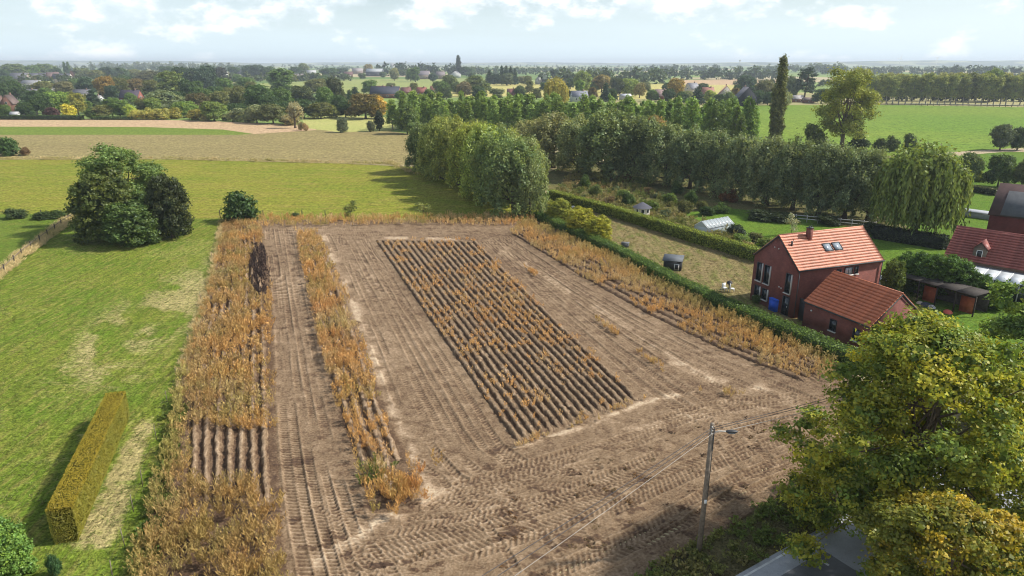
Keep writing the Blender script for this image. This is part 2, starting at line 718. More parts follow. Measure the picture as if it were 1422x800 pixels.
M_GOLD = grass_mat('gold_field', (.42, .36, .13), (.38, .34, .12), (.34, .32, .11), .02, .1, 1., .4)
M_GARDEN = grass_mat('dry_lawn', (.175, .14, .062), (.205, .155, .075), (.105, .125, .028), .16, .5, 4., .9, (1.6, .6, 1), -.5, mid_w=.85, streak=.2)
M_GREENLAWN = grass_mat('green_lawn', (.08, .145, .018), (.095, .155, .02), (.12, .16, .028), .1, .6, 5., .5)
M_WILD = grass_mat('wild_ground', (.10, .105, .035), (.13, .115, .045), (.17, .13, .06), .15, .6, 4., .9)
M_VERGE = grass_mat('verge_ground', (.11, .095, .045), (.13, .12, .05), (.15, .105, .06), .3, 1.2, 8., .9)
M_FARGREEN = grass_mat('far_pasture', (.25, .27, .09), (.21, .25, .08), (.27, .27, .1), .01, .08, .8, .3)
M_PATH = grass_mat('earth_track', (.36, .28, .19), (.40, .32, .22), (.25, .24, .1), .2, .8, 4., .5)

# meadow and fields behind it, far to near
px_sheet('stubble_field', [(-500, 187), (-500, 229), (300, 224), (560, 229), (610, 232), (640, 196), (540, 182), (430, 180), (345, 186.5), (100, 187)], .012, M_STUBBLE)
px_sheet('beet_field', [(-500, 176), (-500, 187.5), (200, 187.3), (330, 187.4), (352, 186), (310, 180), (200, 176.5), (100, 176)], .018, M_GREENSTRIP)
px_sheet('bare_field', [(-500, 166), (-500, 176.5), (120, 176.5), (210, 177), (310, 180.5), (352, 186.2), (440, 180.6), (430, 174), (300, 168.5), (200, 166)], .015, M_PINK)
px_sheet('pale_meadow', [(418, 163), (425, 178), (470, 183.5), (540, 182.5), (560, 176), (535, 163), (480, 160)], .02, M_YELLOW)
px_sheet('meadow', [(-500, 223), (-500, 312), (105, 307), (655, 309), (745, 316), (780, 285), (640, 233), (555, 231), (480, 227.5), (230, 221.5), (0, 222)], .024, M_MEADOW)
px_sheet('paddock', [(-500, 310), (-500, 480), (0, 392), (108, 304), (40, 297), (0, 297)], .03, M_PADDOCK)
# fields on the right
px_sheet('crop_field', [(980, 150), (1010, 147.5), (1100, 146), (1250, 146), (1422, 149), (1800, 152), (1800, 206), (1422, 205), (1290, 213), (1150, 222), (1020, 215), (960, 195)], .012, M_CROP)
px_sheet('earth_track', [(1290, 214), (1400, 206.5), (1800, 208), (1800, 214), (1395, 211), (1300, 219)], .02, M_PATH)
px_sheet('right_meadow', [(1290, 218), (1395, 210.5), (1800, 213), (1800, 330), (1422, 300), (1300, 262), (1200, 260)], .016, M_GREENLAWN)
px_sheet('farm_yard', [(1180, 262), (1300, 261), (1422, 299), (1800, 330), (1800, 620), (1422, 560), (1300, 470), (1190, 345)], .02, M_GREENLAWN)
px_sheet('back_garden', [(762, 268), (1060, 362), (1190, 400), (1280, 330), (1190, 262), (1000, 240), (800, 225), (745, 245)], .022, M_WILD)
px_sheet('garden_lawn', [(945, 296), (1010, 289), (1110, 300), (1190, 318), (1290, 345), (1260, 380), (1180, 372), (1065, 350), (1000, 318)], .03, M_GREENLAWN)
px_sheet('dry_lawn', [(738, 310), (760, 275), (900, 316), (1062, 364), (1180, 400), (1290, 430), (1300, 520), (1200, 510), (1065, 460), (935, 400), (860, 362)], .034, M_GARDEN)
# far fields
px_sheet('gold_field', [(560, 119), (680, 116.5), (800, 115), (1000, 117), (1060, 121), (1000, 136), (850, 138), (700, 134), (600, 136), (540, 130)], .05, M_GOLD)
px_sheet('far_pasture', [(300, 119), (480, 110.5), (600, 109), (640, 113), (600, 124), (540, 129), (470, 132), (330, 126)], .06, M_FARGREEN)
px_sheet('far_stubble', [(940, 111), (1030, 110.5), (1120, 112), (1110, 118), (1030, 118), (945, 117.5)], .07, M_PINK)

# ------------------------------------------------------------------ lawn in the near left
LAWN_L = [(108, 303), (0, 392), (-60, 440), (-140, 540), (-200, 640), (-260, 840)]
LAWN_L = sorted(LAWN_L, key=lambda p: p[1])
LAWN_R = [(312, 303), (292, 400), (262, 490), (240, 570), (222, 660), (196, 760), (176, 840)]
pys = np.arange(304, 836, 3.)
V, F, X, Y = grid_rows(pys, LAWN_L, LAWN_R, 150)
d = np.zeros(len(V))
# trampled dead strip along the hedge
ax, ay = 92, 765; bx, by = 178, 590
tt = np.clip(((Y - by) / (ay - by)), -.15, 1.05)
cx = bx + (ax - bx) * tt + 22
inside = (Y > 575) & (Y < 775)
ww = 12 + 26 * np.clip((Y - 560) / 200, 0, 1)
d = np.maximum(d, sstep(np.abs(X - cx - 2 - 10 * np.clip((Y - 600) / 160, 0, 1)) / ww, 1.5, .3) * sstep(Y, 560, 600) * sstep(Y, 790, 745) * (.45 + .75 * fbm(X / 14, Y / 10, 3, 88)))
# pale mown swathes across the middle
u = (X - 200) * .5 + (Y - 450) * .87
d = np.maximum(d, .70 * np.exp(-(u / 62) ** 2) * sstep(fbm(X / 38, Y / 20, 4, 3), .30, .60) * sstep(X, 40, 130))
d = np.maximum(d, .62 * np.exp(-((X - 130) / 130) ** 2 - ((Y - 520) / 40) ** 2) * sstep(fbm(X / 30 + 3, Y / 12, 4, 13), .36, .6))
d = np.maximum(d, .42 * sstep(fbm(X / 60 + 7, Y / 16, 4, 9), .55, .75))
d = np.maximum(d, .5 * np.exp(-(((X - 215) / 60) ** 2 + ((Y - 330) / 9) ** 2)))
V[:, 2] = .04 + .03 * fbm(V[:, 0] * .8, V[:, 1] * .8, 3, 5)
o = link('lawn', mesh_('lawn', V, F, M_LAWN, {'dry': d}, True)); o['kind'] = 'structure'

# ------------------------------------------------------------------ the ploughed plot
STRIP1_L = [(312, 308), (292, 400), (264, 480), (242, 560), (226, 650), (206, 730), (182, 840)]
STRIP1_R = [(362, 316), (377, 400), (380, 480), (383, 560), (387, 650), (397, 800), (402, 840)]
STRIP2_L = [(410, 323), (430, 420), (449, 500), (471, 580), (500, 665), (512, 715)]
STRIP2_R = [(442, 325), (478, 400), (506, 480), (536, 570), (568, 640), (588, 690), (570, 715)]
RIDGE_L = [(520, 334), (612, 468), (718, 622)]
RIDGE_R = [(662, 336), (770, 444), (889, 556)]
STRIP3_L = [(705, 323), (800, 383), (900, 440), (1000, 488), (1140, 542)]
PLOT_R = [(742, 306), (866, 360), (937, 399), (1066, 458), (1186, 512), (1205, 545), (1185, 600), (1130, 640), (1080, 690), (1000, 742), (905, 792), (850, 840)]


def track_family(A, B, n, seed=0, wob=.0):
    """n px polylines between A and B resampled"""
    def rs(P, k=26):
        P = np.array([G(*p)[:2] for p in P])
        s = np.concatenate([[0], np.cumsum(np.linalg.norm(np.diff(P, axis=0), axis=1))])
        q = np.linspace(0, s[-1], k)
        # smooth interpolation (Catmull via cubic hermite)
        m = np.gradient(P, s, axis=0)
        idx = np.clip(np.searchsorted(s, q) - 1, 0, len(s) - 2)
        h = (s[idx + 1] - s[idx])[:, None]; t = ((q - s[idx])[:, None]) / h
        return ((2 * t**3 - 3 * t**2 + 1) * P[idx] + (t**3 - 2 * t**2 + t) * h * m[idx] + (-2 * t**3 + 3 * t**2) * P[idx + 1] + (t**3 - t**2) * h * m[idx + 1])
    a, b = rs(A), rs(B)
    r = np.random.default_rng(seed)
    out = []
    for i in range(n):
        f = (i + .5) / n + r.normal(0, .12 / n)
        w = a * (1 - f) + b * f
        w = w + r.normal(0, wob, w.shape)
        out.append(w)
    return out


TRACKS = []   # (polyline, width, depth, lug)
for L_ in track_family([(368, 320), (380, 420), (385, 520), (391, 640), (402, 740), (420, 830)], [(407, 320), (426, 420), (446, 500), (468, 580), (497, 670), (560, 830)], 6, 1, .01):
    TRACKS.append((L_, .56, .06, .028))
for L_ in track_family([(452, 326), (488, 410), (518, 490), (552, 575), (590, 640), (640, 690), (720, 715)], [(514, 335), (570, 420), (625, 500), (672, 570), (712, 626), (760, 650), (850, 640)], 9, 2, .02):
    TRACKS.append((L_, .55, .055, .024))
for L_ in track_family([(672, 337), (760, 425), (840, 500), (905, 556), (960, 585)], [(706, 331), (800, 392), (900, 448), (1000, 497), (1135, 553)], 10, 3, .02):
    TRACKS.append((L_, .55, .055, .02))
for L_ in track_family([(640, 672), (740, 640), (860, 600), (980, 562), (1100, 548)], [(430, 832), (640, 800), (800, 742), (950, 672), (1100, 612)], 13, 4, .03):
    TRACKS.append((L_, .6, .05, .032))
for L_ in track_family([(700, 820), (800, 775), (900, 728), (1000, 672), (1120, 625)], [(780, 838), (880, 792), (960, 742), (1050, 682), (1150, 640)], 5, 5, .02):
    TRACKS.append((L_, .6, .075, .035))
for L_ in track_family([(366, 317), (500, 316), (640, 318), (735, 330)], [(372, 330), (500, 330), (600, 331), (700, 345)], 4, 6, .03):
    TRACKS.append((L_, .7, .07, .02))
for L_ in track_family([(560, 690), (640, 700), (760, 690), (900, 640)], [(560, 800), (680, 740), (800, 700), (960, 640)], 4, 8, .05):
    TRACKS.append((L_, .55, .04, .03))
for A_, B_, n_, sd_ in (([(900, 560), (960, 600), (1010, 660)], [(985, 545), (1040, 590), (1090, 640)], 3, 21), ([(560, 640), (650, 720), (700, 800)], [(720, 640), (790, 700), (850, 770)], 3, 22), ([(420, 700), (470, 760), (520, 830)], [(520, 720), (580, 770), (640, 830)], 3, 23)):
    for L_ in track_family(A_, B_, n_, sd_, .05):
        TRACKS.append((L_, .5, .035, .03))


def plot_surface():
    pys = np.concatenate([np.arange(306, 420, .9), np.arange(420, 600, .85), np.arange(600, 836, .72)])
    V, F, X, Y = grid_rows(pys, STRIP1_L, PLOT_R, 540)
    x, y = V[:, 0], V[:, 1]
    z = .05 * (fbm(x * .12, y * .12, 3, 11) - .5)
    clod = fbm(x * 2.2, y * 2.2, 4, 21, .65)
    z += .10 * (clod - .5) + rng.normal(0, .013, len(x))
    tone = .49 + .34 * (fbm(x * .09, y * .09, 3, 31) - .5) + .34 * (clod - .5) + rng.normal(0, .055, len(x))
    rt = np.random.default_rng(99)
    for P, wd, dep, lug in TRACKS:
        pit = rt.uniform(.27, .40); sg_ = rt.choice([-1, 1]); chev = rt.uniform() < .6; wd = wd * rt.uniform(.75, 1.15); dep = dep * rt.uniform(.6, 1.3); lug = lug * rt.uniform(.5, 1.2)
        s0 = 0.
        seg = np.diff(P, axis=0)
        bd = np.full(len(x), 9., np.float32); bs = np.zeros(len(x), np.float32)
        for k in range(len(seg)):
            a = P[k]; dvec = seg[k]; ln = math.hypot(*dvec)
            lo = np.minimum(a, P[k + 1]) - 1; hi = np.maximum(a, P[k + 1]) + 1
            # rows are constant y, so slice by y
            i0 = np.searchsorted(-y[::540], -hi[1]) * 540; i1 = np.searchsorted(-y[::540], -lo[1]) * 540
            if i1 <= i0:
                s0 += ln; continue
            xs = x[i0:i1]; ys = y[i0:i1]
            idx = np.nonzero((xs > lo[0]) & (xs < hi[0]))[0]
            if len(idx):
                px_ = xs[idx] - a[0]; py_ = ys[idx] - a[1]
                t = (px_ * dvec[0] + py_ * dvec[1]) / (ln * ln)
                tc = np.clip(t, 0, 1)
                ddx = px_ - tc * dvec[0]; ddy = py_ - tc * dvec[1]
                dist = np.hypot(ddx, ddy) * np.sign(px_ * dvec[1] - py_ * dvec[0] + 1e-9)
                g = idx + i0
                better = np.abs(dist) < np.abs(bd[g])
                gb = g[better]
                bd[gb] = dist[better]; bs[gb] = s0 + tc[better] * ln
            s0 += ln
        near = np.nonzero(np.abs(bd) < wd)[0]
        dd = bd[near]; ss = bs[near]; a = np.abs(dd)
        vis = sstep(fbm(ss * .13 + dep * 90, ss * 0 + wd * 7 + P[0, 0], 3, 5), .36, .56)
        w = sstep(a, wd * .62, wd * .46) * vis
        rim = np.exp(-((a - wd * .68) / (wd * .13)) ** 2) * vis
        ph = ss / pit + sg_ * dd * 1.5 if chev else ss / pit + a * 1.6
        lg = np.clip(np.sin(ph * 2 * math.pi) * 1.8, -1, 1)
        z[near] = z[near] * (1 - .65 * w) - dep * w + rim * dep * .9 + lg * lug * w
        tone[near] += -.05 * w + .10 * lg * w + .09 * rim
    # zones: litter under weeds, dry sandy borders
    def between(A, B):
        lx = np.interp(Y, [p[1] for p in A], [p[0] for p in A], left=1e6, right=1e6)
        rx = np.interp(Y, [p[1] for p in B], [p[0] for p in B], left=-1e6, right=-1e6)
        return lx, rx
    lx, rx = between(STRIP1_L, STRIP1_R)
    m = sstep(X, lx, lx + 10) * sstep(X, rx + 4, rx - 6) * (Y > 312)
    tone -= .22 * m
    lx, rx = between(STRIP2_L, STRIP2_R)
    m = sstep(X, lx, lx + 5) * sstep(X, rx + 2, rx - 3)
    tone -= .15 * m
    # pale dry sand: edge of strip 2, end of ridges, headland seams
    def pale_line(P, wid, amt, seed):
        P = np.array(P, float)
        best = np.full(len(X), 1e6)
        for k in range(len(P) - 1):
            a = P[k]; dv = P[k + 1] - a
            t = np.clip(((X - a[0]) * dv[0] + (Y - a[1]) * dv[1]) / (dv @ dv), 0, 1)
            best = np.minimum(best, np.hypot(X - a[0] - t * dv[0], (Y - a[1] - t * dv[1]) * 1.2))
        return amt * np.exp(-(best / wid) ** 2) * sstep(fbm(X / 17, Y / 9, 3, seed), .36, .58)
    tone += pale_line([(445, 328), (482, 400), (512, 480), (545, 570), (580, 650), (600, 690), (500, 745)], 9, 0.34, 41)
    tone += pale_line([(508, 540), (530, 640), (545, 690)], 8, 0.5, 42)
    tone += pale_line([(715, 624), (800, 598), (890, 562), (940, 550)], 4.5, 0.4, 43)
    tone += pale_line([(700, 350), (830, 430), (960, 515), (1060, 570)], 6, 0.22, 44)
    tone += pale_line([(930, 505), (1030, 540), (1060, 540), (1130, 575)], 7, 0.26, 45)
    tone += pale_line([(520, 331), (660, 334)], 2.2, 0.35, 46)
    tone += pale_line([(640, 672), (540, 720), (480, 755), (430, 790)], 10, 0.28, 47)
    tone += pale_line([(870, 600), (960, 580), (1050, 540)], 7, 0.2, 48)
    # dark damp clumps of rotting haulm, near foreground mostly
    hl = fbm(x * .8 + 4, y * 1.4, 5, 51, .72)
    amt = sstep(Y, 600, 720) * .5 + .3
    tone -= amt * .5 * sstep(hl, .58, .74)
    z += amt * .07 * sstep(hl, .60, .72) * clod
    V[:, 2] = .12 + z
    # feather the outer rim down into the ground
    ncol = 540
    c = np.arange(len(x)) % ncol
    V[:, 2] *= np.where((c == 0) | (c == ncol - 1), 0.0, 1.0)
    tone = np.clip(tone, .02, 1.)
    o = link('soil', mesh_('soil', V, F, SOIL, {'tone': tone}, True))
    return o


plot = plot_surface()
plot['kind'] = 'structure'


def ridges(L, R, n, parent, hgt_=.3, z0=.10, tone0=.36, step=.22, ends=True, seed=0, a0=0., a1=1., wf=1.):
    """n earthed-up ridges between px boundary lines L and R (ridge lines run along them)"""
    r = np.random.default_rng(seed)

    def rs(P, k):
        P = np.array([G(*p)[:2] for p in P])
        s = np.concatenate([[0], np.cumsum(np.linalg.norm(np.diff(P, axis=0), axis=1))])
        q = np.linspace(s[-1] * a0, s[-1] * a1, k)
        return np.stack([np.interp(q, s, P[:, 0]), np.interp(q, s, P[:, 1])], 1), s[-1] * (a1 - a0)
    _, ln = rs(L, 4)
    k = int(ln / step)
    A, _ = rs(L, k); B, _ = rs(R, k)
    for i in range(n):
        f = (i + .5) / n
        C = A * (1 - f) + B * f
        wv = (B - A); wl = np.linalg.norm(wv, axis=1)
        T = np.gradient(C, axis=0); T /= np.linalg.norm(T, axis=1)[:, None]
        Nn = np.stack([T[:, 1], -T[:, 0]], 1)
        half = np.abs((wv * Nn).sum(1)) / n * .5 * wf
        prof = [(-1., -.06), (-.78, .25), (-.52, .72), (-.24, .97), (.05, 1.), (.3, .95), (.55, .66), (.8, .22), (1., -.06)]
        m = len(prof)
        jit = r.normal(0, .03, (k, 2))
        V = np.zeros((k, m, 3))
        q = np.arange(k)
        hvar = 1 + .35 * (fbm(q * .35, q * 0 + i * 3.7, 3, seed) - .5) + r.normal(0, .10, k)
        if ends:
            e = np.minimum(1, np.minimum(q, k - 1 - q) / 4.)
            hvar = hvar * (.1 + .9 * e)
        for j, (a, b) in enumerate(prof):
            off = a * half + r.normal(0, .025, k) * (abs(a) < .9)
            V[:, j, :2] = C + Nn * off[:, None] + jit * (abs(a) < .9)
            V[:, j, 2] = z0 + b * hgt_ * hvar + r.normal(0, .028, k) * (abs(a) < .95)
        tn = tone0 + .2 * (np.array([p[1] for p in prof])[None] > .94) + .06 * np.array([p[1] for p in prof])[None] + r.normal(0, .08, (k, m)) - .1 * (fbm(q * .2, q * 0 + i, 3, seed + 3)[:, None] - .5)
        ii = np.arange(k - 1)[:, None] * m; jj = np.arange(m - 1)[None]
        F = np.stack([ii + jj, ii + jj + 1, ii + m + jj + 1, ii + m + jj], -1).reshape(-1, 4)
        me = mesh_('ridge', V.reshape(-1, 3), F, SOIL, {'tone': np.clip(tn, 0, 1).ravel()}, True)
        if me.polygons[len(me.polygons) // 2].normal.z < 0:
            me.flip_normals()
        link('ridge', me, parent)


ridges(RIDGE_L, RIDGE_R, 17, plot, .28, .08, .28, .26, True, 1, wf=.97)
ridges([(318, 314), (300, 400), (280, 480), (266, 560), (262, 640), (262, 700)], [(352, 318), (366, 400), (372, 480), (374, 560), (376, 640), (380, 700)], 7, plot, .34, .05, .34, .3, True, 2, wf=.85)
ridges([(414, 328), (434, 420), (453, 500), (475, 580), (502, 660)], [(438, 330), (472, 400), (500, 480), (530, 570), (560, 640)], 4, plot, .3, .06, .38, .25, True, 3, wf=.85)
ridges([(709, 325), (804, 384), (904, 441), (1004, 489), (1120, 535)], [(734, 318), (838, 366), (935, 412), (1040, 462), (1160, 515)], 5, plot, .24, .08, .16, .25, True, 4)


# ------------------------------------------------------------------ weeds and grasses
def unit(v):
    return v / (np.linalg.norm(v, axis=-1, keepdims=True) + 1e-9)


def diamonds(C, D, N, ln, wd):
    """elongated diamond leaves at C pointing along D, facing N"""
    B = unit(np.cross(D, N))
    ln = np.asarray(ln)[:, None]; wd = np.asarray(wd)[:, None]
    V = np.stack([C, C + D * ln * .45 + B * wd * .5, C + D * ln, C + D * ln * .45 - B * wd * .5], 1)
    return V.reshape(-1, 3)


def plume_proto(seed, plumes, h, spread, per, ln, wd, lean=.25, droop=0.):
    """weed: several feathery upright plumes from one root"""
    r = np.random.default_rng(seed)
    Vs = []
    for k in range(plumes):
        a = r.uniform(0, 6.28); q = spread * math.sqrt(r.uniform()) * .6
        base = np.array([math.cos(a) * q * .35, math.sin(a) * q * .35, 0])
        top = np.array([math.cos(a) * q + r.normal(0, lean * .2), math.sin(a) * q + r.normal(0, lean * .2), h * r.uniform(.65, 1.1)])
        t = r.uniform(.22, 1., per) ** .8
        P = base + (top - base) * t[:, None]
        ph = r.uniform(0, 6.28, per)
        out = np.stack([np.cos(ph), np.sin(ph), np.zeros(per)], 1)
        D = unit(out * (.55 + .3 * (1 - t[:, None])) + np.array([0, 0, 1.]) * (.9 - droop) + r.normal(0, .15, (per, 3)))
        Nn = unit(out * .6 + r.normal(0, .6, (per, 3)) + np.array([.3, 0, .5]))
        l_ = ln * r.uniform(.6, 1.25, per) * (1.15 - .5 * t)
        Vs.append(diamonds(P, D, Nn, l_, wd * r.uniform(.7, 1.3, per)))
    return np.concatenate(Vs)


def scatter(name, protos, pts, scale, cols, z0=.1, parent=None, jit=.18, zs=None, far=None):
    """one mesh of plants; protos: list of (4k,3) diamond vertex arrays; cols (n,3)"""
    n = len(pts)
    which = rng.integers(0, len(protos), n)
    if far is not None:
        protos = list(protos) + list(far)
        dist = pts[:, 1] + rng.normal(0, 4, n)
        which = np.where(dist > 46, len(protos) - len(far) + rng.integers(0, len(far), n), which)
    Vs, Cs = [], []
    for k, P in enumerate(protos):
        s = np.nonzero(which == k)[0]
        if not len(s):
            continue
        a = rng.uniform(0, 6.28, len(s)); c, sn = np.cos(a), np.sin(a)
        sc = scale[s]
        szz = sc * (1 if zs is None else zs[s])
        X = (P[None, :, 0] * c[:, None] - P[None, :, 1] * sn[:, None]) * sc[:, None] + pts[s, 0][:, None]
        Y = (P[None, :, 0] * sn[:, None] + P[None, :, 1] * c[:, None]) * sc[:, None] + pts[s, 1][:, None]
        Z = P[None, :, 2] * szz[:, None] + z0
        Vs.append(np.stack([X, Y, Z], -1).reshape(-1, 3))
        q = len(P) // 4
        br = rng.uniform(1 - jit * 1.6, 1 + jit * 1.6, (len(s), q, 1))
        cc = cols[s][:, None] * br
        Cs.append(np.repeat(cc, 4, 1).reshape(-1, 3))
    V = np.concatenate(Vs); C = np.clip(np.concatenate(Cs), 0, .9)
    F = np.arange(len(V)).reshape(-1, 4)
    o = link(name, mesh_(name, V, F, WEED, {'col': C}), parent)
    o['kind'] = 'stuff'
    return o


def sample_poly(pix, dens, seed=0):
    P = np.array([G(*p)[:2] for p in pix])
    lo, hi = P.min(0), P.max(0)
    r = np.random.default_rng(seed)
    n = int((hi[0] - lo[0]) * (hi[1] - lo[1]) * dens)
    q = r.uniform(lo, hi, (n, 2))
    q = q[inpoly(q[:, 0], q[:, 1], P)]
    return q


def pxof(q):
    fw = q[:, 1] * cp + CAM_H * sp
    up = q[:, 1] * sp - CAM_H * cp
    return 711 + FPX * q[:, 0] / fw, 400 - FPX * up / fw


OCHRE = np.array([.66, .38, .135]); OLIVE = np.array([.33, .30, .09]); STRAW = np.array([.66, .51, .27]); RUST = np.array([.54, .26, .095])
SOOT = np.array([.055, .04, .036]); GREEN = np.array([.12, .175, .04]); DULL = np.array([.38, .27, .13])
WEEDS = [plume_proto(10 + i, 5 + i % 3, 1.0, .5, 14, .24, .032) for i in range(6)]
WEEDS_LOW = [plume_proto(30 + i, 5, .62, .5, 13, .2, .045, .4) for i in range(4)]
WEEDS_FAR = [plume_proto(110 + i, 4 + i % 2, 1.0, .5, 7, .30, .075) for i in range(5)]
LOW_FAR = [plume_proto(120 + i, 4, .62, .5, 6, .25, .075, .4) for i in range(4)]
TUFT = [plume_proto(50 + i, 6, .3, .45, 5, .36, .03, .3, .25) for i in range(5)]
LEAFY = [plume_proto(70 + i, 6, .38, .6, 7, .24, .16, .5, .5) for i in range(5)]


def ramp_cols(q, ws, seed):
    """mix of colours by smooth noise; ws list of (colour, weight)"""
    n = len(q)
    r = np.random.default_rng(seed)
    tot = np.zeros(n); C = np.zeros((n, 3))
    for i, (c, w) in enumerate(ws):
        a = w * np.exp(5.5 * (fbm(q[:, 0] * .35, q[:, 1] * .35, 3, seed + i * 7) - .5) + r.normal(0, .55, n))
        C += a[:, None] * c; tot += a
    return C / tot[:, None]


def strip_poly(A, B):
    return list(A) + list(B)[::-1]


# strip 1, far part
q = sample_poly(strip_poly(STRIP1_L, STRIP1_R), 5.6, 1)
X_, Y_ = pxof(q)
gap = (Y_ > 602) & (Y_ < 676) & (X_ > 268)
gap2 = (Y_ > 676) & (X_ > 355) & (Y_ < 705)
dark = (((X_ - 362) / 16) ** 2 + ((Y_ - 382) / 36) ** 2) < 1
right_low = (X_ > np.interp(Y_, [316, 840], [335, 372])) & (Y_ < 600)
keep = ~gap & ~gap2
dens = fbm(q[:, 0] * .5, q[:, 1] * .5, 3, 77)
keep &= ((dens > .40) | (rng.uniform(size=len(q)) < .35))
keep &= ~(right_low & (rng.uniform(size=len(q)) < .45))
q, dark, X_, Y_ = q[keep], dark[keep], X_[keep], Y_[keep]
C = ramp_cols(q, [(OCHRE, 1.3), (OLIVE, .75), (STRAW, .5), (RUST, .5), (DULL, .5), (GREEN, .15), (SOOT * 2.2, .16)], 5)
edge = X_ < np.interp(Y_, [p[1] for p in STRIP1_L], [p[0] for p in STRIP1_L]) + 14
C[edge & (Y_ > 520)] = C[edge & (Y_ > 520)] * .3 + OLIVE * .9
lowb = Y_ > 676
C[lowb] = C[lowb] * .4 + ramp_cols(q[lowb], [(OLIVE, 1.7), (OCHRE, .6), (STRAW, .2), (RUST, .4), (GREEN, .2)], 6) * .5
C[dark] = SOOT * rng.uniform(.8, 1.5, (dark.sum(), 1))
sc = rng.uniform(.75, 1.3, len(q)) * np.where(lowb, 1.25, 1.) * np.where(edge & (Y_ < 520), .8, 1)
w1 = scatter('weeds', WEEDS, q, sc, C, .08, far=WEEDS_FAR)
tag(w1, 'broad strip of tall rust and olive dry weeds beside the lawn', 'weeds')

q = sample_poly(strip_poly(STRIP2_L, STRIP2_R), 7.0, 2)
X_, Y_ = pxof(q)
lo = np.interp(Y_, [p[1] for p in STRIP2_L], [p[0] for p in STRIP2_L]); hi = np.interp(Y_, [p[1] for p in STRIP2_R], [p[0] for p in STRIP2_R])
f = (X_ - lo) / (hi - lo)
keep = (f < .72) | (rng.uniform(size=len(q)) < .5)
keep &= (Y_ < 560) | (rng.uniform(size=len(q)) < np.where(f < .5, .5, .3))
keep &= (Y_ < 672)
keep &= (fbm(q[:, 0] * .6, q[:, 1] * .6, 3, 78) > .31)
q = q[keep]
C = ramp_cols(q, [(OCHRE, 1.6), (OLIVE, .7), (STRAW, .5), (RUST, .3), (SOOT * 2.2, .1)], 15)
w2 = scatter('weeds', WEEDS, q, rng.uniform(.65, 1.15, len(q)), C, .08, far=WEEDS_FAR)
tag(w2, 'narrow strip of ochre dry weeds between two bare wheel tracks', 'weeds')
# big bushy weed clump ending strip 2
c0 = G(552, 688)
q = c0[:2] + rng.normal(0, 1, (70, 2)) * np.array([.95, .8])
C = ramp_cols(q, [(OCHRE, 1.2), (OLIVE, .9), (RUST, .5)], 16)
w = scatter('weed_clump', WEEDS, q, rng.uniform(.9, 1.5, 70), C, .08)
tag(w, 'bushy orange weed clump at the near end of the narrow weed strip', 'weeds')
c0 = G(520, 665)
q = c0[:2] + rng.normal(0, 1, (26, 2)) * np.array([.5, 1.0])
w = scatter('weed_clump', WEEDS_LOW, q, rng.uniform(.8, 1.3, 26), ramp_cols(q, [(GREEN, 1.2), (OLIVE, .6)], 18), .08)
tag(w, 'small green weed clump left of the bushy orange clump', 'weeds')

q = sample_poly(strip_poly(RIDGE_L, RIDGE_R), 2.9, 3)
X_, Y_ = pxof(q)
dn = fbm(q[:, 0] * .42, q[:, 1] * .42, 3, 81)
mid = np.exp(-((Y_ - 440) / 75) ** 2)
prob = sstep(dn + .18 * mid, .43, .66) * (.42 + .58 * mid)
keep = rng.uniform(size=len(q)) < prob * 1.0 + .04
q = q[keep]
C = ramp_cols(q, [(OCHRE * 1.05, 1.6), (STRAW, .5), (RUST, .5), (GREEN, .05)], 25)
w3 = scatter('weeds', WEEDS_LOW + WEEDS[:2], q, rng.uniform(.55, .95, len(q)), C, .25, far=LOW_FAR)
tag(w3, 'sparse orange weeds dotted along the ridged potato rows', 'weeds')

S3R = [(734, 309), (856, 361), (926, 400), (1052, 459), (1170, 512)]
q = sample_poly(strip_poly(STRIP3_L, S3R), 6.5, 4)
X_, Y_ = pxof(q)
yl = np.interp(X_, [p[0] for p in STRIP3_L], [p[1] for p in STRIP3_L]); yr = np.interp(X_, [p[0] for p in S3R], [p[1] for p in S3R])
f = np.clip((yl - Y_) / np.maximum(yl - yr, 1), 0, 1)
dn = fbm(q[:, 0] * .5, q[:, 1] * .5, 3, 83)
keep = rng.uniform(size=len(q)) < sstep(dn + .45 * (f - .2), .34, .56)
q, f = q[keep], f[keep]
C = ramp_cols(q, [(OCHRE * 1.02, 1.2), (STRAW, .6), (DULL, .5), (OLIVE, .35)], 35)
C = C * (1 - .45 * sstep(f, .5, 1.))[:, None] + OLIVE * (.5 * sstep(f, .5, 1.))[:, None]
w4 = scatter('weeds', WEEDS, q, rng.uniform(.65, 1.15, len(q)) * (.8 + .2 * f), C, .08, far=WEEDS_FAR)
tag(w4, 'band of sandy orange weeds along the long low hedge', 'weeds')

q = sample_poly([(312, 303), (560, 303), (740, 300), (742, 312), (690, 316), (560, 314), (364, 317), (330, 314)], 3.4, 5)
C = ramp_cols(q, [(OCHRE, 1.), (STRAW, .8), (OLIVE, .7), (RUST, .3)], 45)
w5 = scatter('weeds', WEEDS, q, rng.uniform(.6, 1.15, len(q)), C, .05, far=WEEDS_FAR)
tag(w5, 'ragged row of dry weeds along the far edge of the ploughed plot', 'weeds')

for k, (x, y, nx, ny, n, txt) in enumerate(((740, 381, .5, 2.0, 34, 'short straw weed tuft row nearest the ridged block'), (845, 458, .6, 2.6, 36, 'long thin ochre weed row on the bare wheel tracks'),
                                          (905, 505, .5, 2.4, 20, 'sparse ochre weed row ending near the headland'), (1010, 548, 1.2, 1.2, 12, 'few pale weeds beside the dry track junction'))):
    c0 = G(x, y)
    ax_ = np.array([-.32, .95]) if k < 3 else np.array([1., 0])
    q = c0[:2] + rng.normal(0, 1, (n, 1)) * ax_ * ny * .55 + rng.normal(0, .22, (n, 2)) * nx * 1.4
    w = scatter('weed_clump', WEEDS_LOW, q, rng.uniform(.5, 1., n), ramp_cols(q, [(OCHRE, 1), (STRAW, .9), (OLIVE, .3)], 60 + k), .08)
    tag(w, txt, 'weeds')
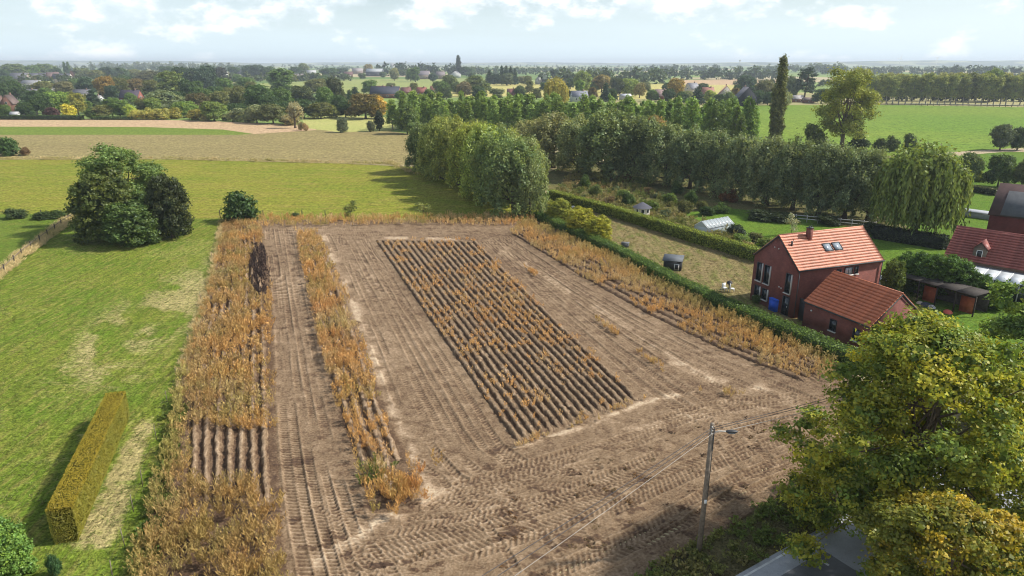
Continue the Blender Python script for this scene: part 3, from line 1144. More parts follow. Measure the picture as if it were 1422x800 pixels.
# end row of grass where the ridges stop
pa, pb = G(718, 622), G(889, 558)
t_ = rng.uniform(0, 1, 60)[:, None]
q = (pa[:2] * (1 - t_) + pb[:2] * t_) + rng.normal(0, .25, (60, 2))
q = q[fbm(q[:, 0] * .6, q[:, 1] * .6, 2, 9) > .5]
w = scatter('weed_clump', WEEDS_LOW, q, rng.uniform(.45, .9, len(q)), ramp_cols(q, [(OCHRE, 1), (STRAW, .7), (OLIVE, .4)], 66), .08)
tag(w, 'yellow grass scraps along the near end of the potato rows', 'weeds')

# haulm: dark rotted clumps on the headland, scattered debris
q = sample_poly([(420, 800), (640, 690), (900, 600), (1100, 560), (1120, 620), (900, 770), (830, 830), (400, 830)], 2.4, 6)
dn = fbm(q[:, 0] * .8 + 4, q[:, 1] * 1.4, 5, 51, .72)
q = q[(dn > .60) | (rng.uniform(size=len(q)) < .05)]
w = scatter('plant_debris', LEAFY, q, rng.uniform(.3, .6, len(q)), ramp_cols(q, [(SOOT * 1.3, 1.), (DULL * .5, .8), (RUST * .5, .3)], 71), .06, zs=rng.uniform(.3, .6, len(q)))
tag(w, 'dark rotting haulm scattered over the bare headland', 'debris')

# verge by the pole
px_sheet('verge', [(800, 835), (905, 785), (1000, 738), (1080, 688), (1130, 640), (1200, 600), (1500, 560), (1500, 700), (1200, 710), (1085, 764), (1020, 801), (960, 835)], .02, M_VERGE)
q = sample_poly([(850, 835), (900, 790), (1000, 742), (1080, 690), (1130, 642), (1200, 610), (1220, 690), (1085, 760), (1018, 800), (950, 835)], 9., 7)
X_, Y_ = pxof(q)
g1 = fbm(q[:, 0] * .5, q[:, 1] * .5, 3, 91)
q = q[(g1 > .33) | (X_ < 985)]
X_, Y_ = pxof(q)
C = ramp_cols(q, [(GREEN, 1.), (OLIVE, .8), (DULL, .3)], 92)
w = scatter('verge_plants', TUFT + LEAFY, q, rng.uniform(.6, 1.15, len(q)), C, .03)
tag(w, 'rough green grass and nettles on the verge around the pole', 'grass')
# short turf tufts
TINY = [plume_proto(90 + i, 2, .10, .3, 3, .16, .035, .5, .4) for i in range(6)]
q = sample_poly([(108, 306), (312, 306), (292, 400), (262, 490), (240, 570), (222, 660), (196, 760), (176, 830), (-120, 830), (-90, 520), (0, 394)], 5., 17)
X_, Y_ = pxof(q)
q = q[(rng.uniform(size=len(q)) < np.clip((Y_ - 250) / 250, .12, 1.)) & (X_ > -30)]
C = ramp_cols(q * np.array([1.5, .6]), [(np.array([.10, .16, .03]), 1.), (np.array([.15, .19, .04]), .8), (np.array([.36, .30, .14]), .5), (np.array([.06, .11, .02]), .6)], 191)
w = scatter('turf', TINY, q, rng.uniform(.7, 1.5, len(q)), C, .05)
tag(w, 'short uneven turf of the lawn with straw-coloured flecks', 'grass')
q = sample_poly([(750, 308), (764, 282), (900, 322), (1055, 368), (1040, 445), (940, 398), (866, 358)], 2.5, 18)
C = ramp_cols(q, [(np.array([.30, .22, .11]), 1.2), (np.array([.14, .16, .035]), .8), (np.array([.20, .13, .07]), .8)], 192)
w = scatter('turf', TINY, q, rng.uniform(.8, 1.8, len(q)), C, .035)
tag(w, 'parched patchy turf of the lawn between the two hedges', 'grass')
# fringe between lawn and weeds
Lf = [(236, 565), (220, 655), (200, 735), (172, 840)]
Rf = [(256, 565), (243, 655), (226, 735), (206, 840)]
q = sample_poly(strip_poly(Lf, Rf), 9., 8)
C = ramp_cols(q, [(GREEN, 1.2), (OLIVE, .6), (GREEN * .6, .7)], 93)
w = scatter('fringe_weeds', LEAFY + TUFT, q, rng.uniform(.7, 1.4, len(q)), C, .04)
tag(w, 'dark green nettles between the lawn and the weed strip', 'weeds')
# pale straw line between lawn and weeds, farther
Lf = [(306, 308), (286, 400), (262, 470), (240, 555)]
Rf = [(313, 308), (296, 400), (272, 470), (252, 555)]
q = sample_poly(strip_poly(Lf, Rf), 7., 9)
w = scatter('fringe_grass', TUFT, q, rng.uniform(.9, 1.6, len(q)), ramp_cols(q, [(STRAW, 1.2), (OLIVE, .4)], 94), .03)
tag(w, 'pale straw grass edging the lawn along the weeds', 'grass')
# straw along left paddock fence
Lf = [(96, 300), (50, 334), (0, 374), (-30, 400)]
Rf = [(112, 304), (62, 340), (8, 384), (-20, 408)]
q = sample_poly(strip_poly(Lf, Rf), 7., 10)
w = scatter('fence_grass', TUFT, q, rng.uniform(1., 1.9, len(q)), ramp_cols(q, [(STRAW * 1.05, 1.4), (OLIVE, .35)], 95), .03)
tag(w, 'tall bleached grass under the paddock fence', 'grass')
# meadow / stubble boundary grass lines
for pts, txt in (([(-60, 222), (230, 221.5), (480, 227.5), (552, 230)], 'thin line of rough grass between meadow and stubble field'), ([(538, 225), (566, 240), (600, 246)], 'bleached grass bank at the corner of the stubble field')):
    P = np.array([G(*p)[:2] for p in pts])
    s = np.concatenate([[0], np.cumsum(np.linalg.norm(np.diff(P, axis=0), axis=1))])
    n = int(s[-1] * 3)
    u_ = rng.uniform(0, s[-1], n)
    q = np.stack([np.interp(u_, s, P[:, 0]), np.interp(u_, s, P[:, 1])], 1) + rng.normal(0, .5, (n, 2))
    w = scatter('field_edge_grass', TUFT, q, rng.uniform(1.2, 2.6, n), ramp_cols(q, [(STRAW * .9, 1.), (OLIVE, .8)], 97), .02)
    tag(w, txt, 'grass')
# allotment undergrowth
q = sample_poly([(770, 268), (1000, 338), (1060, 355), (1000, 318), (945, 294), (900, 262), (800, 235)], .65, 11)
w = scatter('undergrowth', LEAFY + WEEDS_LOW, q, rng.uniform(1., 2.2, len(q)), ramp_cols(q, [(GREEN, 1.6), (OLIVE, 1.), (DULL, .35), (RUST * .7, .18), (STRAW * .7, .2)], 98), .03)
tag(w, 'tangled undergrowth of the overgrown garden before the willows', 'undergrowth')
q = sample_poly([(1230, 395), (1290, 420), (1330, 470), (1290, 480), (1240, 440)], 1.5, 12)
w = scatter('yard_grass', TUFT, q, rng.uniform(.7, 1.2, len(q)), ramp_cols(q, [(GREEN, 1.), (STRAW * .7, .6)], 99), .03)
tag(w, 'short rough grass in the yard behind the garage', 'grass')


# ------------------------------------------------------------------ trees
def leaf_cloud(C, N, size, r, elong=1.25, tint=None, warm=None):
    n = len(C)
    N = unit(N)
    T = unit(np.cross(N, r.normal(0, 1, (n, 3))))
    B = np.cross(N, T)
    s = (size * r.uniform(.6, 1.35, n))[:, None]
    V = np.stack([C - T * s * .5 * elong, C + B * s * .42 - N * s * .12, C + T * s * .5 * elong, C - B * s * .42 - N * s * .12], 1).reshape(-1, 3)
    F = np.arange(4 * n).reshape(-1, 4)
    return V, F, {'tint': np.repeat(tint, 4), 'warm': np.repeat(warm, 4)}


def lobe_crown(lobes, nclump, per, leaf, crad, seed, flat=.75, fill=.18, up=.25, warmth=.3, spread_n=.65, shell=(.78, 1.04), lobw=0.):
    r = np.random.default_rng(seed)
    L = np.asarray(lobes, float)
    area = (L[:, 3] * L[:, 4] + L[:, 3] * L[:, 5] + L[:, 4] * L[:, 5])
    Cs, Ns, Rs = [], [], []
    tries = 0
    got = 0
    while got < nclump and tries < 12:
        tries += 1
        k = r.choice(len(L), nclump, p=area / area.sum())
        d = unit(r.normal(0, 1, (nclump, 3)) + np.array([0, 0, up]))
        rad = r.uniform(shell[0], shell[1], nclump)
        P = L[k, :3] + L[k, 3:] * d * rad[:, None]
        ok = np.ones(nclump, bool)
        for j in range(len(L)):
            q = np.linalg.norm((P - L[j, :3]) / L[j, 3:], axis=1)
            ok &= (q > .72) | (k == j)
        Cs.append(P[ok]); Ns.append(unit(d[ok] / L[k[ok], 3:])); got += ok.sum()
    P = np.concatenate(Cs)[:nclump]; N = np.concatenate(Ns)[:nclump]
    n = len(P)
    ct = r.uniform(0, 1, n)
    big = fbm(P[:, 0] * lobw + P[:, 2] * .31 * lobw + 50, P[:, 1] * lobw + P[:, 2] * lobw + 50, 2, seed) if lobw else .5
    cw = np.clip(r.normal(warmth, .22, n) + 1.7 * (big - .5), 0, 1)
    C = np.repeat(P, per, 0) + r.normal(0, 1, (n * per, 3)) * crad * np.array([1, 1, flat])
    Nn = unit(np.repeat(N, per, 0) + r.normal(0, spread_n, (n * per, 3)) + np.array([0, 0, .25]))
    ti = np.clip(np.repeat(ct, per) * .55 + r.uniform(0, .45, n * per), 0, 1)
    wa = np.clip(np.repeat(cw, per) + r.normal(0, .12, n * per), 0, 1)
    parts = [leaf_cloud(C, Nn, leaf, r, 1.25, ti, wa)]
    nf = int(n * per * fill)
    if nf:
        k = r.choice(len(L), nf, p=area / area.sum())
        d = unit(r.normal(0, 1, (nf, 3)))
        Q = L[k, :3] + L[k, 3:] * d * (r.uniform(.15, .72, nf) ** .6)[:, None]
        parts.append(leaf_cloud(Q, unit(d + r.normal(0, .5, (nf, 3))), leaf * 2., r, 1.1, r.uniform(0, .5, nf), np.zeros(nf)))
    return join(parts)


def limbs(trunk_h, r0, tips, seed, n=6, z_from=.45, wob=.06):
    """trunk and one curved limb to each tip"""
    r = np.random.default_rng(seed)
    parts = []
    top = np.array([r.normal(0, .03) * trunk_h, r.normal(0, .03) * trunk_h, trunk_h])
    m = 6
    path = np.array([top * (i / (m - 1)) + (r.normal(0, wob * r0, 3) if 0 < i < m - 1 else 0) for i in range(m)])
    parts.append(tube(path, np.linspace(r0, r0 * .45, m) * np.array([1.25] + [1] * (m - 1)), n))
    for tp in tips:
        tp = np.asarray(tp, float)
        t0 = r.uniform(z_from, .95)
        a = top * t0
        mid = a * .45 + tp * .55 + np.array([0, 0, -.06 * np.linalg.norm(tp - a)])
        path = np.array([a, a * .6 + mid * .4, mid, mid * .4 + tp * .6, tp])
        rr = r0 * .5 * (1 - .4 * t0)
        parts.append(tube(path, np.linspace(rr, rr * .15, 5), 5, False))
    return join(parts)


PROTO = {}


def proto(kind, crown, trunk, h, w, bark=BARK):
    V, F, A = crown
    cm = mesh_(kind + '_crown', V, F, LEAF, A)
    V2, F2, _ = trunk
    tm = mesh_(kind + '_trunk', V2, F2, bark, None, True)
    PROTO.setdefault(kind, []).append((cm, tm, h, w))


def make_protos():
    # broad rounded tree, 10 m high, 9 m wide
    for i in range(4):
        r = np.random.default_rng(100 + i)
        lob = [(0, 0, 5.2, 3.2, 3.2, 3.6)]
        for k in range(16):
            a = k * 2.4 + r.uniform(-.4, .4); rr = r.uniform(2.0, 3.1); z = 1.7 + 6.4 * ((k * .7549 + .1) % 1.)
            rr *= 1 - .5 * max(0, (z - 5.5) / 3)
            s = r.uniform(1.1, 1.9)
            lob.append((math.cos(a) * rr, math.sin(a) * rr, z, s, s, s * .85))
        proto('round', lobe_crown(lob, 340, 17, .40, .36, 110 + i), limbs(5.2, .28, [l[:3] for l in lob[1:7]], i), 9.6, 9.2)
    # taller oval
    for i in range(3):
        r = np.random.default_rng(130 + i)
        lob = [(0, 0, 6.2, 2., 2., 3.8)]
        for k in range(12):
            a = k * 2.4; z = 1.5 + 7.4 * ((k * .7549 + .1) % 1.); q = 1.9 * math.sqrt(max(.1, 1 - ((z - 5.5) / 4.6) ** 2))
            s = r.uniform(.9, 1.4)
            lob.append((math.cos(a) * q, math.sin(a) * q, z, s, s, s * 1.15))
        proto('oval', lobe_crown(lob, 230, 16, .38, .32, 140 + i), limbs(6, .25, [l[:3] for l in lob[1:6]], 10 + i), 10.4, 6.2)
    # conifer / dark pyramidal
    for i in range(2):
        r = np.random.default_rng(150 + i)
        lob = []
        for z in np.linspace(1., 9.2, 12):
            q = 2.3 * (1 - z / 10.2) + .15
            for k in range(5):
                a = k * 1.257 + z * 2.1
                lob.append((math.cos(a) * q * .6, math.sin(a) * q * .6, z, q * .6, q * .6, .5))
        proto('conifer', lobe_crown(lob, 300, 12, .34, .25, 160 + i, .6), limbs(9.5, .22, [], 20 + i), 10., 4.8)
    # layered pine / cedar
    for i in range(2):
        r = np.random.default_rng(170 + i)
        lob = []
        for k in range(17):
            a = k * 2.4; z = 3.2 + 6.4 * (k / 16.); q = 3.4 * (1 - (k / 20.) ** 1.6) * r.uniform(.55, 1.)
            s = r.uniform(1.2, 1.9) * (1 - .3 * k / 17)
            lob.append((math.cos(a) * q, math.sin(a) * q, z, s, s, .5))
        proto('pine', lobe_crown(lob, 260, 16, .32, .27, 180 + i, .5, .08, .6), limbs(9.2, .3, [l[:3] for l in lob], 30 + i), 10., 9.6)
    # young plantation poplar
    for i in range(4):
        r = np.random.default_rng(190 + i)
        lob = []
        for k in range(26):
            z = 2.6 + 9.6 * (k / 25.); q = 1.55 * (1 - ((z - 2.6) / 10.8) ** 1.3) * r.uniform(.5, 1.) + .1
            a = k * 2.4
            lob.append((math.cos(a) * q, math.sin(a) * q, z, .62, .62, .8))
        proto('poplar', lobe_crown(lob, 190, 13, .36, .26, 200 + i, 1., .1, .4, .3), limbs(12., .13, [], 40 + i), 13., 4.2, BARK_PALE)
    # lombardy poplar
    r = np.random.default_rng(210)
    lob = []
    for k in range(60):
        z = 1.6 + 22.5 * (k / 59.); q = 1.75 * math.sin(math.pi * min(1, (z + 3) / 28.)) ** .8 * r.uniform(.4, 1.)
        a = k * 2.4
        lob.append((math.cos(a) * q, math.sin(a) * q, z, .75, .75, 1.5))
    proto('lombardy', lobe_crown(lob, 620, 15, .36, .28, 211, 1.5, .2, .6, .3), limbs(23, .4, [], 50), 25.5, 5.0)
    # white willow: dome of upward plumes, 14 m high 13 wide
    for i in range(4):
        r = np.random.default_rng(220 + i)
        lob = [(0, 0, 6.2, 3.8, 3.8, 4.6)]
        for k in range(52):
            a = k * 2.4 + r.uniform(-.3, .3); f = (k + .5) / 52.
            el = math.asin(min(.98, f * 1.15 - .12)) if f * 1.15 - .12 > -.98 else -.1
            q = 4.6 * math.cos(el) * r.uniform(.86, 1.08); z = 5.2 + 6.3 * math.sin(el) * r.uniform(.9, 1.08)
            if k < 12:
                z = r.uniform(1.6, 4.4)
            s = r.uniform(.8, 1.2)
            lob.append((math.cos(a) * q, math.sin(a) * q, z, s, s, s * 1.65))
        proto('willow', lobe_crown(lob, 620, 22, .31, .36, 230 + i, 1.3, .16, .35, .3), limbs(4.5, .5, [l[:3] for l in lob[5:20:2]], 60 + i, 7, .3), 13.4, 11.4)
    # weeping willow: strands
    for i in range(2):
        r = np.random.default_rng(250 + i)
        n = 1000
        lob = [(0, 0, 8.2, 4.4, 4.4, 3.4)]
        for k in range(14):
            a = k * 2.4; q = r.uniform(1.5, 4.0); z = 9.8 - q * .55 + r.uniform(-.5, .8); s = r.uniform(1.2, 2.0)
            lob.append((math.cos(a) * q, math.sin(a) * q, z, s, s, s * .85))
        P = []; D = []
        Lb = np.array(lob)
        k = r.integers(0, len(Lb), n)
        dr = unit(r.normal(0, 1, (n, 3)) + np.array([0, 0, .45]))
        st = Lb[k, :3] + Lb[k, 3:] * dr
        ln = r.uniform(2.5, 7.5, n) * np.clip(st[:, 2] / 9.5, .4, 1.2)
        per = 22
        t = np.linspace(0, 1, per)
        out = unit(st * np.array([1, 1, 0]) + 1e-4)
        arc = np.minimum(t * 2.2, 1.)[None, :, None]
        pts = st[:, None] + out[:, None] * (.9 * np.sqrt(arc)) * r.uniform(.3, 1., (n, 1, 1)) - np.array([0, 0, 1.]) * (t[None, :, None] ** 1.25 * ln[:, None, None])
        pts = pts.reshape(-1, 3) + r.normal(0, .09, (n * per, 3))
        keep = pts[:, 2] > .5
        DD = unit(np.tile([0, 0, -1.], (n * per, 1)) + r.normal(0, .25, (n * per, 3)))
        NN = unit(np.repeat(out, per, 0) + r.normal(0, .6, (n * per, 3)))
        V = diamonds(pts, DD, NN, r.uniform(.4, .75, n * per), r.uniform(.17, .32, n * per)).reshape(n * per, 4, 3)[keep]
        ct = np.repeat(r.uniform(0, 1, n), per) * .6 + r.uniform(0, .4, n * per)
        cw = np.clip(np.repeat(r.normal(.35, .25, n), per), 0, 1)
        m = keep.sum()
        A = {'tint': np.repeat(ct[keep], 4), 'warm': np.repeat(cw[keep], 4)}
        c1 = (V.reshape(-1, 3), np.arange(4 * m).reshape(-1, 4), A)
        c2 = lobe_crown(lob + [(0, 0, 5., 4., 4., 3.4)], 260, 16, .36, .4, 251 + i, 1., .6, .4, .3)
        proto('weeping', join([c1, (c2[0], c2[1], c2[2])]), limbs(6, .5, [l[:3] for l in lob[1:9]], 70 + i, 7, .4), 11.6, 12.)
    # avenue poplar: clear pale trunk, high crown
    for i in range(3):
        r = np.random.default_rng(270 + i)
        lob = []
        for k in range(15):
            a = k * 2.4; z = 5.5 + 13.5 * ((k * .7549 + .1) % 1.); q = r.uniform(.8, 3.1) * math.sqrt(max(.15, 1 - ((z - 13) / 8.5) ** 2)); s = r.uniform(1.3, 2.1)
            lob.append((math.cos(a) * q, math.sin(a) * q, z, s, s, s * 1.1))
        proto('avenue', lobe_crown(lob, 190, 15, .6, .6, 280 + i, .9, .06, .4, .4), limbs(15, .3, [l[:3] for l in lob[::2]], 80 + i, 6, .5), 20.6, 9., BARK_PALE)
    # open loose tree (ash / robinia)
    r = np.random.default_rng(300)
    lob = []
    for k in range(32):
        a = k * 2.4 + r.uniform(-.3, .3); z = 3 + 17 * ((k * .7549 + .1) % 1.); q = r.uniform(2.2, 7.2) * math.sqrt(max(.12, 1 - ((z - 13.) / 10) ** 2)); s = r.uniform(1.5, 2.7)
        lob.append((math.cos(a) * q, math.sin(a) * q, z, s, s, s * .7))
    proto('loose', lobe_crown(lob, 900, 19, .38, .55, 301, .75, .05, .5, .4), limbs(15, .55, [l[:3] for l in lob], 90, 7, .25), 21.8, 17.)
    # bushes
    for i in range(4):
        r = np.random.default_rng(310 + i)
        lob = [(0, 0, 1.1, 1.1, 1.1, 1.1)]
        for k in range(8):
            a = k * 2.4; q = r.uniform(.5, 1.05); z = r.uniform(.5, 1.9); s = r.uniform(.5, .85)
            lob.append((math.cos(a) * q, math.sin(a) * q, z, s, s, s))
        proto('bush', lobe_crown(lob, 150, 14, .19, .17, 320 + i), limbs(1.2, .06, [l[:3] for l in lob[1:7]], 100 + i, 5, .2), 2.5, 3.2)
    # sapling, thin
    r = np.random.default_rng(340)
    lob = [(math.cos(k * 2.4) * .45, math.sin(k * 2.4) * .45, .9 + k * .2, .3, .3, .35) for k in range(8)]
    proto('sapling', lobe_crown(lob, 46, 10, .16, .14, 341, 1., 0, .4), limbs(2.2, .04, [l[:3] for l in lob], 110, 5, .3), 2.7, 1.6)
    # pollard willow: short stem, brush head
    r = np.random.default_rng(350)
    lob = [(r.normal(0, .8), r.normal(0, .8), 3 + r.uniform(0, 2.2), .8, .8, 1.3) for k in range(14)]
    proto('pollard', lobe_crown(lob, 150, 14, .3, .25, 351, 1.4, .15, .5), limbs(2.6, .35, [l[:3] for l in lob[:8]], 120, 7, .8), 6.2, 4.2)
    # neat leafy shrub with dense texture (used for garden conifers)
    for i in range(3):
        r = np.random.default_rng(360 + i)
        lob = [(0, 0, 4.6, 3., 3., 4.4)]
        for k in range(26):
            f = (k + .5) / 26; z = .9 + 7.6 * f; q = 3.1 * math.sqrt(max(.05, 1 - ((z - 3.2) / 6.4) ** 2)); a = k * 2.4
            lob.append((math.cos(a) * q * .85, math.sin(a) * q * .85, z, .95, .95, 1.05))
        proto('dense', lobe_crown(lob, 700, 17, .26, .22, 370 + i, .8, .1, .2, .35), limbs(6, .25, [], 130 + i), 9.4, 7.4)


make_protos()
TREE_N = {}


def tree(name, kind, base, h, w, color, label, where=None, cat='tree', group=None, var=None):
    ps = PROTO[kind]
    k = TREE_N.get(kind, 0); TREE_N[kind] = k + 1
    cm, tm, h0, w0 = ps[(k if var is None else var) % len(ps)]
    o = empty(name, (base[0], base[1], 0), random.uniform(0, 6.28))
    sx = w / w0
    o.scale = (sx, sx, h / h0)
    c = link('crown', cm, o, None, color)
    link('trunk', tm, o)
    tag(o, label, cat, group, None, where)
    return o


def ptree(x, yb, yt, wpx, kind, color, name, label, where=None, cat='tree', group=None, var=None):
    b = G(x, yb)
    h = max(.6, hgt(b, yt))
    # widen a little: lobes leave the outline airy
    w = wpx * mpp(b, h * .5)
    return tree(name, kind, b, h, w, color, label, where, cat, group, var)


# colours (linear albedo)
DG = (.035, .062, .02); MG = (.06, .10, .026); LG = (.10, .155, .033); OL = (.085, .095, .032); GO = (.15, .145, .035); SG = (.085, .11, .055)
YE = (.29, .27, .035); BR = (.10, .08, .03); OR = (.145, .105, .03); PU = (.055, .028, .028); BG = (.032, .055, .032); GG = (.11, .13, .065); LIME = (.17, .22, .035)

# cluster on the lawn
ptree(178, 316, 200, 112, 'loose', (.085, .135, .042), 'garden_tree', 'tall spreading dark tree with layered branches at the back of the lawn cluster', None)
ptree(240, 331, 242, 62, 'dense', (.042, .056, .024), 'evergreen_tree', 'dark egg-shaped evergreen on the right side of the lawn cluster', None)
ptree(152, 333, 237, 92, 'dense', (.07, .095, .028), 'evergreen_tree', 'bronze-tinged bushy tree on the left side of the lawn cluster', None)
ptree(186, 341, 280, 74, 'dense', (.07, .115, .034), 'evergreen_shrub', 'low fresh green shrub at the front of the lawn cluster', None, 'shrub')
ptree(212, 322, 262, 60, 'dense', (.06, .10, .03), 'evergreen_shrub', 'mid green shrub wedged in the middle of the lawn cluster', None, 'shrub')
ptree(335, 309, 269, 52, 'bush', (.04, .075, .022), 'round_bush', 'round dark green bush at the far corner of the lawn', None, 'bush')
ptree(13, 216, 191, 30, 'bush', (.045, .085, .024), 'round_bush', 'dark green bush on the meadow edge far left', None, 'bush')
ptree(36, 216, 203, 12, 'bush', (.12, .08, .04), 'shrub', 'small brownish shrub beside the meadow edge bush', None, 'shrub')
ptree(24, 303, 290, 30, 'bush', (.05, .075, .03), 'round_bush', 'low grey-green bush behind the paddock', None, 'bush')
ptree(82, 303, 293, 26, 'bush', (.05, .08, .026), 'bramble', 'low bramble by the paddock fence end', None, 'bush')
ptree(60, 304, 294, 30, 'bush', (.045, .07, .025), 'bramble', 'flat dark bramble patch on the paddock edge', None, 'bush')
ptree(411, 306, 294, 14, 'bush', (.04, .06, .02), 'shrub', 'tiny dark shrub at the far edge of the plot', None, 'shrub')
ptree(487, 306, 280, 20, 'sapling', (.07, .09, .03), 'sapling', 'single sapling at the far edge of the plot', None, 'sapling')
ptree(588, 301, 282, 24, 'sapling', (.13, .15, .05), 'sapling', 'faint pale sapling standing in the meadow', None, 'sapling')
ptree(14, 806, 728, 74, 'dense', (.11, .20, .045), 'round_bush', 'bright green round bush in the near corner of the lawn', None, 'bush')
ptree(78, 800, 770, 18, 'bush', (.035, .075, .03), 'small_shrub', 'small dark green shrub near the bright corner bush', None, 'shrub')

# willow block in the middle
g = 'willows in the block by the meadow'
for (x, yb, yt, w, c) in ((592, 240, 170, 56, (.055, .075, .032)), (613, 249, 163, 60, (.105, .125, .038)), (637, 257, 165, 64, (.115, .13, .036)), (622, 236, 162, 54, (.085, .105, .04)),
                          (655, 266, 168, 68, (.12, .14, .034)), (674, 276, 172, 72, (.105, .135, .036)), (692, 288, 180, 80, (.085, .115, .042)), (714, 300, 193, 86, (.08, .11, .045)),
                          (736, 303, 215, 48, (.10, .125, .055)), (664, 246, 168, 60, (.095, .11, .042)), (700, 258, 176, 64, (.10, .115, .042)), (728, 275, 190, 66, (.09, .11, .045))):
    ptree(x, yb, yt, w * 1.06, 'willow', tuple(1.8 * v for v in c), 'willow_tree', 'rounded pale green willow', 'in the block beside the meadow', 'tree', g)
# dark willow row behind the gardens
g = 'dark willows in the long row'
for (x, yb, yt, w, c) in ((735, 222, 165, 56, (.085, .09, .04)), (768, 233, 157, 66, (.08, .085, .04)), (803, 241, 162, 62, (.075, .085, .038)), (845, 248, 152, 84, (.055, .07, .03)), (886, 250, 158, 74, (.055, .07, .032)),
                          (925, 256, 172, 66, (.06, .075, .036)), (958, 262, 178, 64, (.058, .074, .036)), (992, 269, 182, 64, (.06, .076, .037)), (1028, 277, 186, 66, (.058, .072, .036)), (1064, 285, 190, 66, (.06, .072, .036)),
                          (1100, 292, 193, 68, (.058, .072, .035)), (1136, 299, 197, 70, (.06, .075, .038)), (1172, 304, 201, 70, (.062, .078, .04)), (1204, 306, 207, 58, (.065, .08, .04))):
    ptree(x, yb, yt, w * 1.16, 'willow', (c[0] * 2.3, c[1] * 2.35, c[2] * 2.4), 'willow_tree', 'dark grey-green willow', 'in the long row behind the gardens', 'tree', g)
ptree(905, 228, 156, 46, 'round', (.17, .13, .06), 'bronze_tree', 'pale bronze tree top rising behind the dark willow row', None)
# single big trees right
ptree(1074, 207, 79, 25, 'lombardy', (.10, .115, .045), 'lombardy_poplar', 'tall narrow dark poplar standing above the green field', None)
ptree(1168, 208, 92, 92, 'loose', (.145, .17, .04), 'ash_tree', 'tall loose yellow-green tree in front of the green field', None)
ptree(1130, 206, 172, 34, 'bush', (.075, .10, .03), 'shrub', 'light shrub at the foot of the loose tree', None, 'shrub')
ptree(1192, 207, 186, 26, 'bush', (.03, .045, .022), 'shrub', 'dark shrub at the foot of the loose tree', None, 'shrub')
for x, t in ((1222, 190), (1238, 190), (1262, 186)):
    ptree(x, 210, t, 20, 'bush', (.06, .085, .035), 'shrub', 'small dark shrub', 'on the near edge of the crop field', 'shrub', 'shrubs on the crop field edge')
ptree(1266, 332, 201, 134, 'weeping', (.105, .14, .042), 'weeping_willow', 'large weeping willow with trailing yellow-green branches', None, var=0)
g = 'trees right of the weeping willow'
ptree(1342, 258, 209, 34, 'round', (.085, .12, .05), 'tree', 'open round tree just right of the weeping willow', None, 'tree', g)
ptree(1385, 260, 211, 42, 'round', (.08, .12, .045), 'tree', 'dense round tree above the barn roof', None, 'tree', g)
ptree(1418, 262, 219, 30, 'round', (.10, .12, .06), 'tree', 'pale loose tree behind the barn at the right edge', None, 'tree', g)
ptree(1388, 209, 170, 32, 'round', (.09, .115, .065), 'tree', 'grey-green tree at the right end of the earth track', None, 'tree', g)
ptree(1412, 209, 174, 28, 'round', (.055, .08, .038), 'tree', 'dark tree beside the earth track at the right edge', None, 'tree', g)
ptree(1356, 252, 238, 20, 'bush', (.17, .20, .04), 'shrub', 'bright yellow-green shrub under the round trees', None, 'shrub')
# golden shrubs on the dry lawn
g = 'golden shrubs by the long hedge'
ptree(776, 311, 276, 40, 'dense', (.155, .18, .03), 'golden_shrub', 'smaller golden-green round shrub next to the willow block', None, 'shrub', g)
ptree(806, 327, 288, 44, 'dense', (.23, .24, .035), 'golden_shrub', 'middle bright golden shrub beside the long hedge', None, 'shrub', g)
ptree(830, 336, 300, 42, 'dense', (.22, .235, .035), 'golden_shrub', 'rightmost bright golden shrub beside the long hedge', None, 'shrub', g)

# plantation of young poplars
r_ = np.random.default_rng(401)
f0, f1 = G(545, 180), G(1030, 207)
g = 'young poplars in the plantation'
for i in range(27):
    for j in range(4):
        t = (i + r_.uniform(-.2, .2)) / 26.
        b = f0 * (1 - t) + f1 * t + np.array([.45, 1., 0]) * (j * 6.5 + r_.uniform(-1, 1)) + np.array([0, 0, 0])
        hh = r_.uniform(10.8, 14.6) * (1.04 if j == 0 else 1.)
        cc = np.array((.12, .19, .052)) * r_.uniform(.8, 1.25) + np.array((.02, .012, 0)) * (1 - t)
        tree('poplar_tree', 'poplar', b, hh, r_.uniform(4.6, 6.6), tuple(cc), 'young conical poplar', 'in the ' + ('front', 'second', 'third', 'back')[j] + ' row of the plantation', 'tree', g)
for x, yb, yt in ((1000, 208, 150), (1018, 210, 147), (1026, 212, 158), (989, 206, 140)):
    ptree(x, yb, yt, 20, 'poplar', (.09, .135, .036), 'poplar_tree', 'separate light green poplar', 'at the right end of the plantation', 'tree', 'poplars at the plantation end')
ptree(566, 186, 140, 36, 'round', (.08, .12, .035), 'tree', 'broad light green tree at the left end of the plantation', None)
ptree(515, 183, 166, 12, 'bush', (.07, .085, .045), 'bush', 'small grey bush on the pale meadow edge', None, 'bush')
ptree(527, 182, 152, 14, 'oval', (.03, .045, .02), 'tree', 'dark ivy-covered stump tree at the plantation corner', None)
ptree(476, 184, 162, 17, 'dense', (.12, .15, .10), 'pollard_willow', 'round silvery pollard willow standing alone by the stubble field', None)

